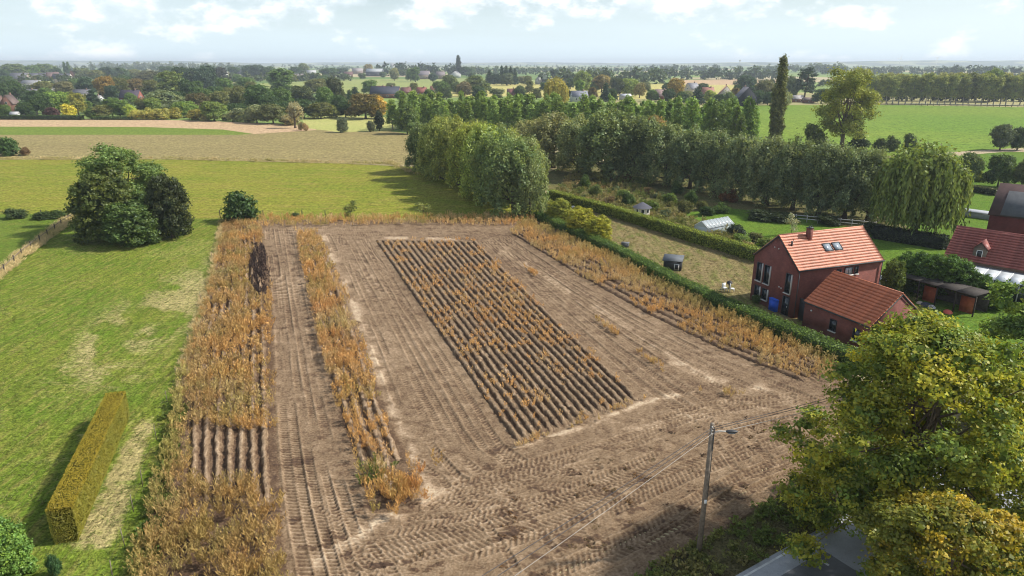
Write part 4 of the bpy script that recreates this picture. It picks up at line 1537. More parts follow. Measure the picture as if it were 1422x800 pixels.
# avenue on the far side of the crop field
g = 'avenue trees beyond the crop field'
r_ = np.random.default_rng(402)
for i, x in enumerate(np.linspace(1214, 1432, 26)):
    yb = 144 + (x - 1214) * .012 + r_.uniform(-.4, .6)
    yt = 103 + r_.uniform(-4, 4)
    ptree(x + r_.uniform(-1.5, 1.5), yb, yt, r_.uniform(17, 22), 'avenue', tuple(np.array((.155, .185, .065)) * r_.uniform(.7, 1.25)), 'avenue_tree', 'tall pale-trunked tree', 'in the avenue beyond the crop field', 'tree', g)
for i, x in enumerate(np.linspace(1216, 1430, 18)):
    ptree(x + r_.uniform(-3, 3), 140.5, 104 + r_.uniform(-5, 2), r_.uniform(18, 24), 'avenue', tuple(np.array((.20, .215, .085)) * r_.uniform(.75, 1.15)), 'avenue_tree', 'pale tree', 'in the back row of the avenue', 'tree', 'back row of the avenue')
ptree(1373, 142, 93, 38, 'round', (.10, .145, .035), 'tree', 'large bright green tree overtopping the avenue', None)
ptree(1335, 142, 100, 26, 'round', (.09, .10, .035), 'tree', 'olive tree in the middle of the avenue', None)

VT = []
A1 = 'in the belt behind the pink field'
for a in ((8, 164, 144, 20, 'round', MG), (36, 162, 140, 26, 'round', DG), (60, 160, 129, 30, 'round', DG), (83, 157, 125, 36, 'round', LG), (110, 162, 128, 25, 'oval', (.16, .165, .04)), (97, 165, 145, 20, 'bush', YE),
          (73, 164, 148, 20, 'round', PU), (127, 166, 150, 14, 'oval', MG), (143, 165, 144, 30, 'round', OL), (157, 162, 134, 22, 'oval', MG), (168, 164, 137, 24, 'oval', MG), (180, 164, 144, 20, 'round', LIME),
          (259, 163, 139, 32, 'round', LG), (275, 166.5, 150, 30, 'bush', GO), (298, 168, 139, 36, 'round', (.085, .12, .03)), (316, 167.5, 157, 18, 'bush', GG), (215, 161, 135, 22, 'oval', (.10, .14, .035)),
          (330, 169, 150, 24, 'bush', GG), (345, 170, 150, 18, 'bush', GG), (357, 171, 143, 30, 'round', GG), (380, 172, 143, 38, 'round', (.09, .105, .045)), (397, 173, 156, 20, 'bush', GG), (404, 174, 157, 24, 'bush', (.16, .15, .085)),
          (286, 168, 159, 14, 'bush', (.2, .2, .09)), (243, 165, 150, 22, 'bush', GO)):
    VT.append((*a, A1))
for x in (190, 203, 216, 229):
    VT.append((x, 166, 151, 19, 'bush', (.22, .22, .06), A1))
A2 = 'in the middle belt of the village'
for a in ((5, 146, 113, 22, 'round', DG), (24, 142, 111, 32, 'round', DG), (62, 132, 111, 24, 'round', OL), (90, 134, 112, 30, 'round', (.085, .085, .04)), (122, 132, 105, 28, 'round', BG), (148, 137, 104, 28, 'round', OR), (156, 139, 117, 20, 'round', BG),
          (228, 157, 124, 54, 'round', SG), (241, 138, 97, 40, 'oval', (.09, .12, .032)), (212, 134, 109, 26, 'round', OL), (188, 130, 108, 30, 'round', BR), (168, 132, 106, 24, 'round', OL), (263, 145, 109, 26, 'round', DG),
          (276, 155, 127, 30, 'round', (.07, .065, .026)), (287, 152, 121, 28, 'round', MG), (307, 153, 124, 30, 'round', OL), (276, 138, 111, 18, 'oval', MG), (314, 134, 107, 26, 'round', MG), (343, 127, 106, 24, 'round', MG),
          (335, 152, 117, 28, 'round', OL), (362, 158, 114, 50, 'round', DG), (393, 132, 94, 34, 'oval', MG), (394, 156, 121, 34, 'round', MG), (420, 148, 117, 38, 'round', (.05, .065, .024)), (440, 130, 108, 32, 'round', OL), (453, 156, 118, 30, 'round', MG),
          (467, 148, 106, 28, 'round', (.04, .048, .02)), (472, 160, 130, 28, 'round', DG), (422, 164, 136, 38, 'round', DG), (446, 165, 140, 32, 'round', OL), (460, 164, 144, 22, 'bush', (.10, .12, .03)), (400, 163, 139, 30, 'round', DG),
          (330, 163, 142, 30, 'round', DG), (376, 161, 132, 34, 'round', DG), (480, 163, 138, 24, 'round', DG), (120, 158, 138, 24, 'round', MG), (200, 156, 135, 22, 'round', OL), (130, 148, 124, 22, 'conifer', BG), (50, 150, 124, 26, 'round', DG), (300, 142, 118, 26, 'round', DG), (245, 150, 126, 24, 'round', DG)):
    VT.append((*a, A2))
A3 = 'in the belt atop the village'
for a in ((20, 110, 87, 36, 'round', (.07, .095, .04)), (45, 109, 90, 26, 'round', MG), (62, 108, 87, 30, 'round', (.075, .105, .042)), (80, 108, 94, 18, 'round', DG), (92, 106, 86, 6, 'lombardy', MG), (97, 106, 86, 6, 'lombardy', MG), (115, 112, 93, 24, 'round', (.075, .095, .045)),
          (255, 122, 91, 26, 'round', DG), (270, 125, 92, 30, 'round', (.03, .05, .025)), (289, 126, 89, 32, 'round', BG), (307, 116, 92, 20, 'oval', (.03, .032, .026)), (150, 112, 92, 30, 'round', BG), (168, 111, 93, 26, 'round', DG), (188, 110, 95, 24, 'round', OL), (206, 118, 97, 34, 'round', (.06, .065, .03)), (135, 113, 96, 20, 'round', OL),
          (326, 107, 92, 18, 'round', DG), (345, 108, 89, 22, 'round', BG), (360, 108, 89, 24, 'round', BG), (376, 108, 91, 20, 'round', DG), (412, 106, 92, 18, 'round', DG), (422, 105, 87, 16, 'oval', SG), (458, 108, 93, 24, 'round', DG), (475, 106, 94, 20, 'round', BG), (232, 108, 91, 26, 'round', DG), (5, 112, 96, 24, 'round', DG)):
    VT.append((*a, A3))
A4 = 'among the far hamlet houses'
for a in ((508, 165, 127, 54, 'round', (.095, .08, .028)), (526, 165, 132, 24, 'oval', (.27, .20, .05)), (494, 142, 120, 20, 'conifer', BG), (486, 144, 124, 16, 'conifer', DG), (514, 132, 110, 24, 'round', MG), (512, 104, 88, 16, 'round', (.16, .14, .06)), (548, 112, 93, 14, 'round', (.13, .14, .07)),
          (570, 113, 94, 14, 'round', MG), (577, 114, 92, 14, 'oval', MG), (601, 114, 101, 15, 'round', BG), (637, 106, 77, 9, 'lombardy', (.03, .045, .025)), (626, 104, 95, 11, 'round', PU), (648, 106, 92, 22, 'round', DG), (612, 132, 111, 24, 'round', MG), (625, 126, 103, 26, 'round', (.07, .095, .035)), (660, 130, 103, 36, 'round', (.075, .10, .036)), (645, 134, 112, 24, 'round', (.09, .08, .045)),
          (680, 118, 96, 15, 'conifer', BG), (689, 118, 101, 13, 'round', BG), (697, 118, 90, 11, 'conifer', BG), (703, 118, 90, 11, 'conifer', BG), (709, 118, 91, 11, 'conifer', BG), (715, 118, 94, 11, 'conifer', BG), (704, 119, 101, 22, 'round', (.06, .08, .045)), (725, 117, 105, 18, 'round', (.13, .14, .07)), (735, 131, 111, 13, 'oval', OL),
          (770, 113, 95, 15, 'round', BG), (733, 119, 104, 14, 'round', OL), (809, 130, 97, 28, 'round', (.12, .16, .045)), (835, 128, 102, 30, 'round', (.14, .12, .045)), (856, 134, 106, 22, 'round', (.045, .06, .03)), (841, 141, 114, 18, 'conifer', BG), (873, 134, 107, 28, 'round', (.13, .17, .045)), (888, 136, 114, 18, 'round', (.17, .16, .07)), (850, 141, 122, 16, 'round', DG), (822, 139, 120, 16, 'round', BR),
          (805, 138, 110, 14, 'oval', LG), (937, 141, 106, 30, 'round', (.16, .125, .04)), (946, 145, 127, 20, 'round', DG), (928, 143, 122, 18, 'round', DG), (968, 145, 119, 22, 'conifer', BG), (985, 143, 124, 18, 'round', (.16, .2, .04)), (1012, 145, 128, 22, 'bush', (.09, .13, .035)), (1035, 130, 102, 24, 'round', BG), (1060, 144, 110, 30, 'round', (.09, .095, .045)), (1052, 146, 124, 20, 'round', DG), (1020, 141, 121, 18, 'round', BR), (1066, 146, 126, 18, 'round', DG),
          (1116, 141, 94, 42, 'pine', (.028, .045, .03)), (1096, 141, 104, 22, 'round', (.075, .10, .06)), (1196, 143, 100, 30, 'round', (.07, .10, .05)), (1090, 146, 128, 18, 'bush', (.14, .16, .07)), (1140, 144, 122, 26, 'round', DG)):
    VT.append((*a, A4))
A6 = 'dotted around the hamlet'
r6 = np.random.default_rng(606)
for x, yb, hp in ((543, 128, 14), (556, 141, 16), (575, 128, 14), (596, 140, 17), (620, 138, 18), (632, 130, 16), (665, 137, 18), (676, 128, 14), (690, 138, 16), (722, 136, 18), (745, 138, 16), (756, 126, 13), (784, 138, 20), (792, 124, 16), (822, 128, 18), (865, 125, 16), (897, 128, 15), (905, 141, 18), (926, 128, 14), (952, 143, 18), (975, 128, 13), (997, 146, 16), (1024, 130, 14), (1046, 134, 16), (1070, 130, 16), (560, 106, 10), (592, 105, 11), (532, 108, 9), (503, 110, 9), (478, 112, 10), (655, 112, 12), (788, 112, 12), (1085, 140, 16), (1150, 139, 15), (1180, 140, 18)):
    c = [DG, MG, OL, (.055, .08, .03), GG, MG, DG][r6.integers(0, 7)]
    VT.append((x, yb, yb - hp, hp * r6.uniform(.9, 1.3), 'round' if r6.uniform() < .75 else 'oval', c, A6))
# golden weeping willow of the hamlet
ptree(770, 158, 108, 40, 'weeping', (.22, .2, .05), 'weeping_willow', 'golden weeping willow far off behind the poplar plantation', None, var=1)
ptree(410, 178, 142, 20, 'pollard', (.26, .25, .16), 'pollard_willow', 'pale silvery willow at the end of the pink field', None)
ptree(418, 181, 170, 8, 'bush', (.2, .17, .09), 'shrub', 'smaller tan shrub at the end of the pink field', None, 'shrub')
ptree(425, 182, 171, 8, 'bush', (.26, .19, .10), 'shrub', 'tan shrub closest to the pale meadow', None, 'shrub')
A5 = 'in the second village belt'
for a in ((12, 126, 104, 22, 'round', DG), (52, 116, 104, 16, 'round', OL), (105, 122, 108, 18, 'round', MG), (175, 122, 104, 24, 'round', DG), (196, 116, 102, 20, 'round', BG), (225, 122, 103, 24, 'round', MG), (330, 116, 102, 16, 'round', MG), (405, 116, 101, 18, 'round', OL), (250, 132, 106, 22, 'round', MG), (320, 145, 120, 22, 'round', OL), (140, 124, 108, 16, 'conifer', BG), (66, 142, 120, 20, 'round', MG), (100, 148, 126, 18, 'oval', OL), (182, 146, 128, 18, 'round', MG), (350, 132, 112, 22, 'round', OL), (448, 114, 104, 18, 'round', MG), (380, 120, 104, 18, 'round', MG)):
    VT.append((*a, A5))
CN = {DG: 'dark green', MG: 'mid green', LG: 'light green', OL: 'olive green', GO: 'golden green', SG: 'grey-green', YE: 'bright yellow', BR: 'rusty brown', OR: 'orange-brown', PU: 'purple', BG: 'blue-green', GG: 'pale green', LIME: 'lime green'}


def colname(c):
    if c in CN:
        return CN[c]
    r, g, b = c
    if r > .2 and r > g * 1.25:
        return 'orange'
    if r > g * 1.1:
        return 'brown'
    if r > .19:
        return 'yellowish'
    if g < .065:
        return 'very dark'
    if g > .15:
        return 'bright green'
    if r > g * .93:
        return 'muted olive'
    return 'green'


KN = {'round': ('round_tree', 'round {} tree', 'tree'), 'oval': ('oval_tree', 'upright oval {} tree', 'tree'), 'conifer': ('conifer', 'pointed {} conifer', 'tree'), 'bush': ('bush', 'low {} bush', 'bush'),
      'lombardy': ('columnar_tree', 'narrow columnar {} tree', 'tree'), 'pine': ('pine_tree', 'spreading {} pine', 'tree')}
GR = {A1: 'front tree belt', A2: 'middle tree belt', A3: 'top tree belt', A4: 'hamlet trees', A5: 'second dark tree belt', A6: 'trees dotted around the hamlet'}
for (x, yb, yt, w, kind, c, where) in VT:
    nm, lb, ct = KN[kind]
    ptree(x, yb, yt, w * 1.06, kind, tuple(1.3 * v for v in c), nm, lb.format(colname(c)), where, ct, GR[where])

# allotment shrubs
r_ = np.random.default_rng(405)
for i, (x, y) in enumerate(((812, 262), (830, 255), (826, 272), (845, 283), (855, 268), (866, 277), (873, 286), (842, 246), (815, 242), (900, 268), (915, 275), (930, 284), (940, 270), (950, 296), (890, 258), (868, 252), (925, 300), (905, 293), (960, 285), (975, 292))):
    c = [MG, OL, (.10, .13, .045), (.13, .10, .05), SG, (.08, .12, .03)][i % 6]
    ptree(x, y, y - r_.uniform(8, 20), r_.uniform(14, 24), 'bush', c, 'garden_shrub', colname(c) + ' shrub', 'in the overgrown garden', 'shrub', 'overgrown garden shrubs')
ptree(866, 287, 268, 9, 'conifer', DG, 'dwarf_conifer', 'small dark pointed conifer in the overgrown garden', None)
ptree(1012, 280, 262, 26, 'bush', (.15, .075, .035), 'red_shrub', 'reddish brown shrub under the dark willows', None, 'shrub')
ptree(1021, 329, 310, 26, 'bush', (.035, .05, .035), 'dark_shrub', 'dark rounded shrub beside the greenhouse', None, 'shrub')
ptree(1098, 328, 297, 18, 'sapling', (.25, .26, .19), 'silver_sapling', 'pale silvery sapling on the green lawn behind the house', None, 'sapling')
for x, y, c in ((1000, 296, MG), (982, 299, DG), (1048, 336, OL), (1065, 342, (.10, .14, .035)), (1086, 346, OL), (1030, 338, LG)):
    ptree(x, y, y - 13, 24, 'bush', c, 'garden_shrub', colname(c) + ' low shrub', 'on the lawn behind the greenhouse', 'shrub', 'lawn shrubs')
for x, y in ((1055, 305), (1085, 308), (1215, 325), (1150, 312), (1300, 342)):
    ptree(x, y, y - 14, 40, 'bush', (.035, .05, .022), 'dark_shrub', 'spreading dark shrub', 'in the shade under the willow row', 'shrub', 'shrubs under the willow row')
for x, y, yt, w in ((1236, 412, 360, 30), (1258, 402, 352, 44), (1285, 408, 350, 52), (1318, 414, 356, 54), (1348, 420, 377, 46), (1376, 428, 392, 40)):
    ptree(x, y, yt, w * 1.1, 'dense', (.055, .105, .024) if x > 1240 else (.085, .12, .028), 'laurel_bush', 'glossy green laurel', 'in the tall bank behind the open shed', 'bush', 'laurels behind the open shed')
ptree(1052, 421, 408, 16, 'bush', (.06, .09, .03), 'garden_shrub', 'small shrub against the gable of the brick house', None, 'shrub')


# ------------------------------------------------------------------ near trees with real limbs
def big_tree(name, base, h, rad, nleaf, leaf, color, label, seed, z_low=.16, warmth=.45, lobes_n=75, flat=.5, autumn=True):
    r = np.random.default_rng(seed)
    lob = []
    for k in range(lobes_n):
        a = k * 2.4 + r.uniform(-.3, .3)
        f = (k + .5) / lobes_n
        z = h * (z_low + (1 - z_low - .05) * f)
        env = math.sqrt(max(.05, 1 - ((f - .3) / .76) ** 2)) if f > .3 else math.sqrt(max(.04, 1 - ((f - .3) / .6) ** 2))
        q = rad * env * (r.uniform(.25, 1.0) if k % 4 else r.uniform(.9, 1.14))
        s = rad * (r.uniform(.12, .22) if k % 4 else r.uniform(.09, .15))
        lob.append((math.cos(a) * q, math.sin(a) * q, z, s * 1.1, s * 1.1, s * .62))
    lob.append((0, 0, h * .93, rad * .3, rad * .3, h * .07))
    per = 26
    V, F, A = lobe_crown(lob, nleaf // per, per, leaf, rad * .036, seed + 1, flat, .07, .35, warmth, .6, (.6, 1.15), .42)
    cm = mesh_(name + '_crown', V, F, LEAF_AUTUMN if autumn else LEAF, A)
    tips = [l[:3] for l in lob[::3]]
    V2, F2, _ = limbs(h * .85, h * .016, tips, seed + 2, 8, .12, .3)
    tm = mesh_(name + '_trunk', V2, F2, BARK, None, True)
    o = empty(name, (base[0], base[1], 0))
    link('crown', cm, o, None, color); link('trunk', tm, o)
    tag(o, label, 'tree')
    return o


big_tree('lime_tree', (20.5, 30.0), 13.2, 6.0, 92000, .155, (.105, .148, .028), 'large yellowing roadside tree in the right foreground', 501, .05, .3, 130)
big_tree('maple_tree', (16.9, 21.6), 9.2, 4.0, 44000, .125, (.14, .155, .028), 'yellow-leaved tree at the bottom right in front of the roadside tree', 511, .08, .3, 60)
big_tree('green_tree', (41.0, 45.0), 11.2, 6.6, 46000, .2, (.095, .155, .036), 'big fresh green tree at the right edge beyond the yellowing tree', 521, .06, .2, 70, autumn=False)
big_tree('green_tree', (29.5, 29.0), 10.6, 5.0, 40000, .14, (.085, .12, .025), 'green tree cut by the right edge beside the yellowing tree', 531, .06, .15, 60)
big_tree('yellow_tree', (32.5, 46.5), 6.4, 2.8, 11000, .15, (.12, .14, .03), 'thin yellow-green tree in front of the garage gable', 541, .2, .35, 36)
big_tree('young_tree', (45., 55.), 6.3, 2.0, 6000, .24, (.14, .165, .035), 'slender light green tree before the laurel bank', 551, .3, .3, 24, autumn=False)


# ------------------------------------------------------------------ hedges
def hedge(name, path, width, height, color, leaf, dens, label, seed=0, round_=.15, warm=.3, jag=.06, cat='hedge', topwarm=0., mat=None, speck=1.):
    """clipped hedge along world path: solid twig core + leaf skin"""
    r = np.random.default_rng(seed)
    P = np.array([p[:2] for p in path], float)
    s = np.concatenate([[0], np.cumsum(np.linalg.norm(np.diff(P, axis=0), axis=1))])
    T = np.gradient(P, s, axis=0); T = unit(T)
    ends = s[-1]

    def frame(q):
        c = np.stack([np.interp(q, s, P[:, 0]), np.interp(q, s, P[:, 1])], 1)
        t = unit(np.stack([np.interp(q, s, T[:, 0]), np.interp(q, s, T[:, 1])], 1))
        return c, t, np.stack([t[:, 1], -t[:, 0]], 1)
    k = max(2, int(ends / 1.5))
    q = np.linspace(.12, ends - .12, k)
    c, t, nn = frame(q)
    hw = width * .5 - .1
    prof = [(-hw * .8, .03), (-hw, height * .3), (-hw, height - .22), (-hw + .12, height - .1), (hw - .12, height - .1), (hw, height - .22), (hw, height * .3), (hw * .8, .03)]
    m = len(prof)
    V = np.zeros((k, m, 3))
    for j, (a, b) in enumerate(prof):
        V[:, j, :2] = c + nn * a; V[:, j, 2] = b
    i = np.arange(k - 1)[:, None] * m; jj = np.arange(m)[None]
    F = np.stack([i + jj, i + (jj + 1) % m, i + m + (jj + 1) % m, i + m + jj], -1).reshape(-1, 4)
    caps = np.array([np.arange(m), (k - 1) * m + np.arange(m)[::-1]])
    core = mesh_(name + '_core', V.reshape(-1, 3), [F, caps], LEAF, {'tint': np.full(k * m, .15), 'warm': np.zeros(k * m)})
    # leaf skin
    area_side = ends * height; area_top = ends * width; area_end = width * height
    n = int((2 * area_side + area_top + 2 * area_end) * dens)
    w = np.array([area_side, area_side, area_top, area_end, area_end]); w /= w.sum()
    f = r.choice(5, n, p=w)
    q = r.uniform(0, ends, n); a = r.uniform(-.5, .5, n) * width; b = r.uniform(0.02, 1, n) * height
    off = r.normal(0, jag, n) - .02
    a = np.where(f == 0, -width * .5 - off, np.where(f == 1, width * .5 + off, a))
    b = np.where(f == 2, height + off, b)
    a = np.where((f < 2) & (b > height - round_), a * (1 - .5 * ((b - height + round_) / round_) ** 2 * round_ / width * 2), a)
    a = np.where(b < height * .25, a * (.82 + .72 * b / height), a)
    q = np.where(f == 3, -off, np.where(f == 4, ends + off, q))
    c, t, nn = frame(np.clip(q, 0, ends))
    c = c + t * (q - np.clip(q, 0, ends))[:, None]
    wob = .5 * width * .12 * (fbm(q * .9, b * 1.2, 3, seed) - .5)
    C = np.zeros((n, 3)); C[:, :2] = c + nn * (a + wob * np.sign(a) * (f < 2))[:, None]; C[:, 2] = b + np.where(f == 2, .25 * jag * 6 * (fbm(q * 1.1, a * 1.5, 3, seed + 5) - .5), 0)
    N = np.zeros((n, 3))
    N[f == 0, :2] = -nn[f == 0]; N[f == 1, :2] = nn[f == 1]; N[f == 2, 2] = 1; N[f == 3, :2] = -t[f == 3]; N[f == 4, :2] = t[f == 4]
    N = N + r.normal(0, .5, (n, 3)) + np.array([0, 0, .2])
    cl = fbm(q * 1.4, (a + b) * 1.8, 3, seed + 9)
    ti = np.clip(.5 + speck * (.7 * (cl - .5) + r.uniform(-.3, .3, n)), 0, 1)
    wa = np.clip(warm + .8 * (fbm(q * .7, b * .9 + a, 3, seed + 12) - .5) + r.normal(0, .15, n), 0, 1)
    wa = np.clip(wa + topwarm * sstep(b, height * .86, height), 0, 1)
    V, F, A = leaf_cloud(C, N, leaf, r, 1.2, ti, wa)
    o = empty(name, (P[0, 0], P[0, 1], 0))
    off0 = np.array([P[0, 0], P[0, 1], 0])
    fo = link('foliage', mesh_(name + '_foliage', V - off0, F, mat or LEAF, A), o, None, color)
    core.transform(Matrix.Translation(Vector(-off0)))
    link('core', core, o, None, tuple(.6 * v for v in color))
    tag(o, label, cat)
    return o


HEDGE1 = [G(*p) for p in ((746, 305), (800, 330), (866, 361), (937, 400), (1000, 430), (1066, 459), (1130, 487), (1200, 516))]
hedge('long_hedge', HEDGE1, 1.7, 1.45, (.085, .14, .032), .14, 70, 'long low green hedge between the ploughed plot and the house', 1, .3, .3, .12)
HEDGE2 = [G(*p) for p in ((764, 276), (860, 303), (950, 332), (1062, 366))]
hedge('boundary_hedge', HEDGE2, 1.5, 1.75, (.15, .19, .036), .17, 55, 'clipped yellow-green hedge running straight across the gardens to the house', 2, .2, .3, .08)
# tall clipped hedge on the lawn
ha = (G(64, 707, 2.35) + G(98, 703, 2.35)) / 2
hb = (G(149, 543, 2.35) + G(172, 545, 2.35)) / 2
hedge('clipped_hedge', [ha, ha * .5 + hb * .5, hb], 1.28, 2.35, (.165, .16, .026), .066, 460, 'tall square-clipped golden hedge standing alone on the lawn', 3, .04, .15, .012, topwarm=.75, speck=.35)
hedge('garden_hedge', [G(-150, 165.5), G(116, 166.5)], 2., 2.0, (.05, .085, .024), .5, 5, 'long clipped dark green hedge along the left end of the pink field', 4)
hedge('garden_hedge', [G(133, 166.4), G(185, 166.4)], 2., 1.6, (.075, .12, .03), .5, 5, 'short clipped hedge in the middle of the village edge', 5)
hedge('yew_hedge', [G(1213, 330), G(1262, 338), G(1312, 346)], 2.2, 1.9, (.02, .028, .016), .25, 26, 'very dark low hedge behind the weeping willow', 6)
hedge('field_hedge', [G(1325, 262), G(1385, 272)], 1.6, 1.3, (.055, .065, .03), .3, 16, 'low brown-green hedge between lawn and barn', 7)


# ------------------------------------------------------------------ brick house and garage
def local_frame(corner, yaw):
    return Matrix.Translation((corner[0], corner[1], 0)) @ Matrix.Rotation(yaw, 4, 'Z')


def prism(l, w, he, hr, over=0.):
    """gabled body: x along length, y across"""
    V = [(0, 0, 0), (l, 0, 0), (l, w, 0), (0, w, 0), (0, 0, he), (l, 0, he), (l, w, he), (0, w, he), (0, w / 2, hr), (l, w / 2, hr)]
    quads = [(0, 1, 5, 4), (2, 3, 7, 6), (4, 5, 9, 8), (6, 7, 8, 9), (0, 3, 2, 1)]
    pent = [(0, 4, 8, 7, 3), (1, 2, 6, 9, 5)]
    return np.array(V, float), [np.array(quads), np.array(pent)]


def roof_courses(parent, l, w, he, hr, n, mat, over_e=.12, over_g=.06, name='tile_course', ridge_mat=None, x0=0.):
    """overlapping courses of tiles on both slopes, each its own piece sharing mesh data"""
    rise = hr - he; run = w / 2
    L = math.hypot(rise, run)
    ang = math.atan2(rise, run)
    tot = L + over_e
    ch = tot / n
    th = .055
    V = []
    k = 24
    # one course: long thin wedge, thick at its lower edge, slight per-tile lift
    xs = np.linspace(-over_g, l + over_g, k + 1)
    lift = np.random.default_rng(3).normal(0, .006, k + 1)
    rows = [(0, .05), (0, .05 + th * 1.6), (ch * 1.08, .05 + th * .3), (ch * 1.08, .03)]
    for (u_, v_) in rows:
        for i, x in enumerate(xs):
            V.append((x, u_, v_ + lift[i] * (v_ > .06)))
    V = np.array(V)
    m = k + 1
    F = []
    for a in range(4):
        b = (a + 1) % 4
        for i in range(k):
            F.append((a * m + i, a * m + i + 1, b * m + i + 1, b * m + i))
    F = np.array(F)[:, ::-1]
    caps = np.array([(0, m, 2 * m, 3 * m), (k, 3 * m + k, 2 * m + k, m + k)])
    me = mesh_(name, V, [F, caps], mat)
    for side in (0, 1):
        for c in range(n):
            o = link(name, me, parent)
            u0 = c * ch - over_e
            if side == 0:
                M = Matrix.Translation((x0, 0, he)) @ Matrix.Rotation(ang, 4, 'X') @ Matrix.Translation((0, u0, 0))
            else:
                M = Matrix.Translation((x0 + l, w, he)) @ Matrix.Rotation(math.pi, 4, 'Z') @ Matrix.Rotation(ang, 4, 'X') @ Matrix.Translation((0, u0, 0))
            o.matrix_local = M
    # ridge capping
    V, F = tube([(x0 - over_g, w / 2, hr + .05), (x0 + l + over_g, w / 2, hr + .05)], .09, 8)
    link('ridge_capping', mesh_('ridge_capping', V, F, ridge_mat or mat, None, True), parent)


def window(parent, M, w, h, depth=.09, frame=.06, mat=DARK, sill=True, glass=GLASS, split=0, reveal=None, name='window'):
    """window standing on the plane z=local: M maps (x right, y up, z out)"""
    parts = [box(-w / 2, w / 2, h - frame, h, 0, depth), box(-w / 2, w / 2, 0, frame, 0, depth), box(-w / 2, -w / 2 + frame, frame, h - frame, 0, depth), box(w / 2 - frame, w / 2, frame, h - frame, 0, depth)]
    for s in range(split):
        x = -w / 2 + w * (s + 1) / (split + 1)
        parts.append(box(x - frame / 2, x + frame / 2, frame, h - frame, 0, depth * .8))
    V, F, _ = join(parts)
    f = link(name, mesh_(name, V, F, mat), parent)
    f.matrix_local = M
    V, F = box(-w / 2 + frame, w / 2 - frame, frame, h - frame, .008, .03)
    link('pane', mesh_('pane', V, F, glass), f)
    if sill:
        V, F = box(-w / 2 - .06, w / 2 + .06, -.09, -.002, 0, depth + .1)
        link('sill', mesh_('sill', V, F, STONE), f)
    if reveal:
        V, F = box(w / 2 + .003, w / 2 + .1, 0, h, 0, depth + .05)
        link('reveal', mesh_('reveal', V, F, STONE), f)
    return f


def face_gable0(y, z):
    """frame on the gable at x=0 (facing -x): right = -y seen from outside"""
    return Matrix(((0, 0, -1, -.002), (-1, 0, 0, y), (0, 1, 0, z), (0, 0, 0, 1)))


def face_front(x, z, y=-.002):
    """frame on the long side y=0 (facing -y)"""
    return Matrix(((1, 0, 0, x), (0, 0, -1, y), (0, 1, 0, z), (0, 0, 0, 1)))


def face_gable1(l, y, z):
    return Matrix(((0, 0, 1, l + .002), (1, 0, 0, y), (0, 1, 0, z), (0, 0, 0, 1)))


def face_back(x, z, w):
    return Matrix(((-1, 0, 0, x), (0, 0, 1, w + .002), (0, 1, 0, z), (0, 0, 0, 1)))


HC, HY, HW, HL, HE, HR = (28.75, 65.58), math.radians(20.5), 6.57, 11.2, 5.2, 8.04
house = empty('brick_house', (HC[0], HC[1], 0), HY)
tag(house, 'two-storey red brick house with pale orange tiled roof and chimney', 'house')
V, F = prism(HL, HW, HE, HR)
link('wall', mesh_('house_wall', V, F, BRICK_RED), house)
roof = empty('roof', (0, 0, 0)); roof.parent = house
roof_courses(roof, HL, HW, HE, HR, 13, TILE_HOUSE)
# verge boards and gutter
rise, run = HR - HE, HW / 2
for nm, a, b in (('gutter', (-.05, -.18, HE - .06), (HL + .05, -.18, HE - .06)), ('gutter', (-.05, HW + .18, HE - .06), (HL + .05, HW + .18, HE - .06))):
    V, F = tube([a, b], .07, 6)
    link(nm, mesh_(nm, V, F, DARK), house)
for xx in (.1, HL - .1):
    V, F = tube([(xx, -.1, HE - .1), (xx, -.1, .1)], .045, 6)
    link('downpipe', mesh_('downpipe', V, F, DARK), house)
for xx in (-.085, HL + .065):
    for sgn in (0, 1):
        y0, y1 = (-.12, HW / 2) if sgn == 0 else (HW + .12, HW / 2)
        V = []
        for x in (xx, xx + .02):
            V += [(x, y0, HE - .2), (x, y0, HE - .02), (x, y1, HR + .0), (x, y1, HR - .18)]
        F = np.array([(0, 1, 2, 3), (7, 6, 5, 4), (0, 4, 5, 1), (1, 5, 6, 2), (2, 6, 7, 3), (3, 7, 4, 0)])
        link('verge_board', mesh_('verge_board', np.array(V), F, DARK), house)
# gable windows
for y, z, w, h, s in ((HW * .84, 2.5, .85, 2.05, 0), (HW * .655, 2.5, .85, 2.05, 0), (HW * .84, .7, .85, 1.25, 0), (HW * .655, .7, .85, 1.25, 0), (HW * .17, 2.45, .8, 2.1, 0)):
    window(house, face_gable0(y, z), w, h, .09, .06, DARK, True, GLASS, s, True)
dr = window(house, face_gable0(HW * .17, .02), .95, 2.1, .09, .07, DARK, False, GLASS, 0, False, 'door')
V, F = box(.28, .32, .95, 1.1, .1, .14)
link('handle', mesh_('handle', V, F, WHITE), dr)
for y, z in ((HW * .56, HR - 1.35), (HW * .47, HR - 1.37), (HW * .36, 2.75), (HW * .31, 2.7)):
    V, F = box(-.07, .07, -.07, .07, 0, .05)
    v = link('wall_vent', mesh_('wall_vent', V, F, STONE), house); v.matrix_local = face_gable0(y, z)
window(house, face_front(6.6, 4.05), 1.1, .85, .09, .06, DARK, True, GLASS_SKY, 1)
window(house, face_front(7.65, 4.05), .5, .85, .09, .06, DARK, True, GLASS)
window(house, face_front(5.3, 3.6), .6, 1.2, .09, .06, DARK, False, GLASS)
window(house, face_gable1(HL, HW * .3, 2.6), .9, 1.8, .09, .06, DARK, True)
window(house, face_gable1(HL, HW * .7, 2.6), .9, 1.8, .09, .06, DARK, True)
window(house, face_gable1(HL, HW * .5, .05), 2.2, 2.1, .09, .06, DARK, False, GLASS, 1)
for x in (2., 5., 8.6):
    window(house, face_back(x, .3, HW), 1.6, 2., .09, .06, DARK, True)
# slope frame: x along, u up the slope, n outwards
ang = math.atan2(rise, run)
SL = Matrix.Translation((0, 0, HE)) @ Matrix.Rotation(ang, 4, 'X')
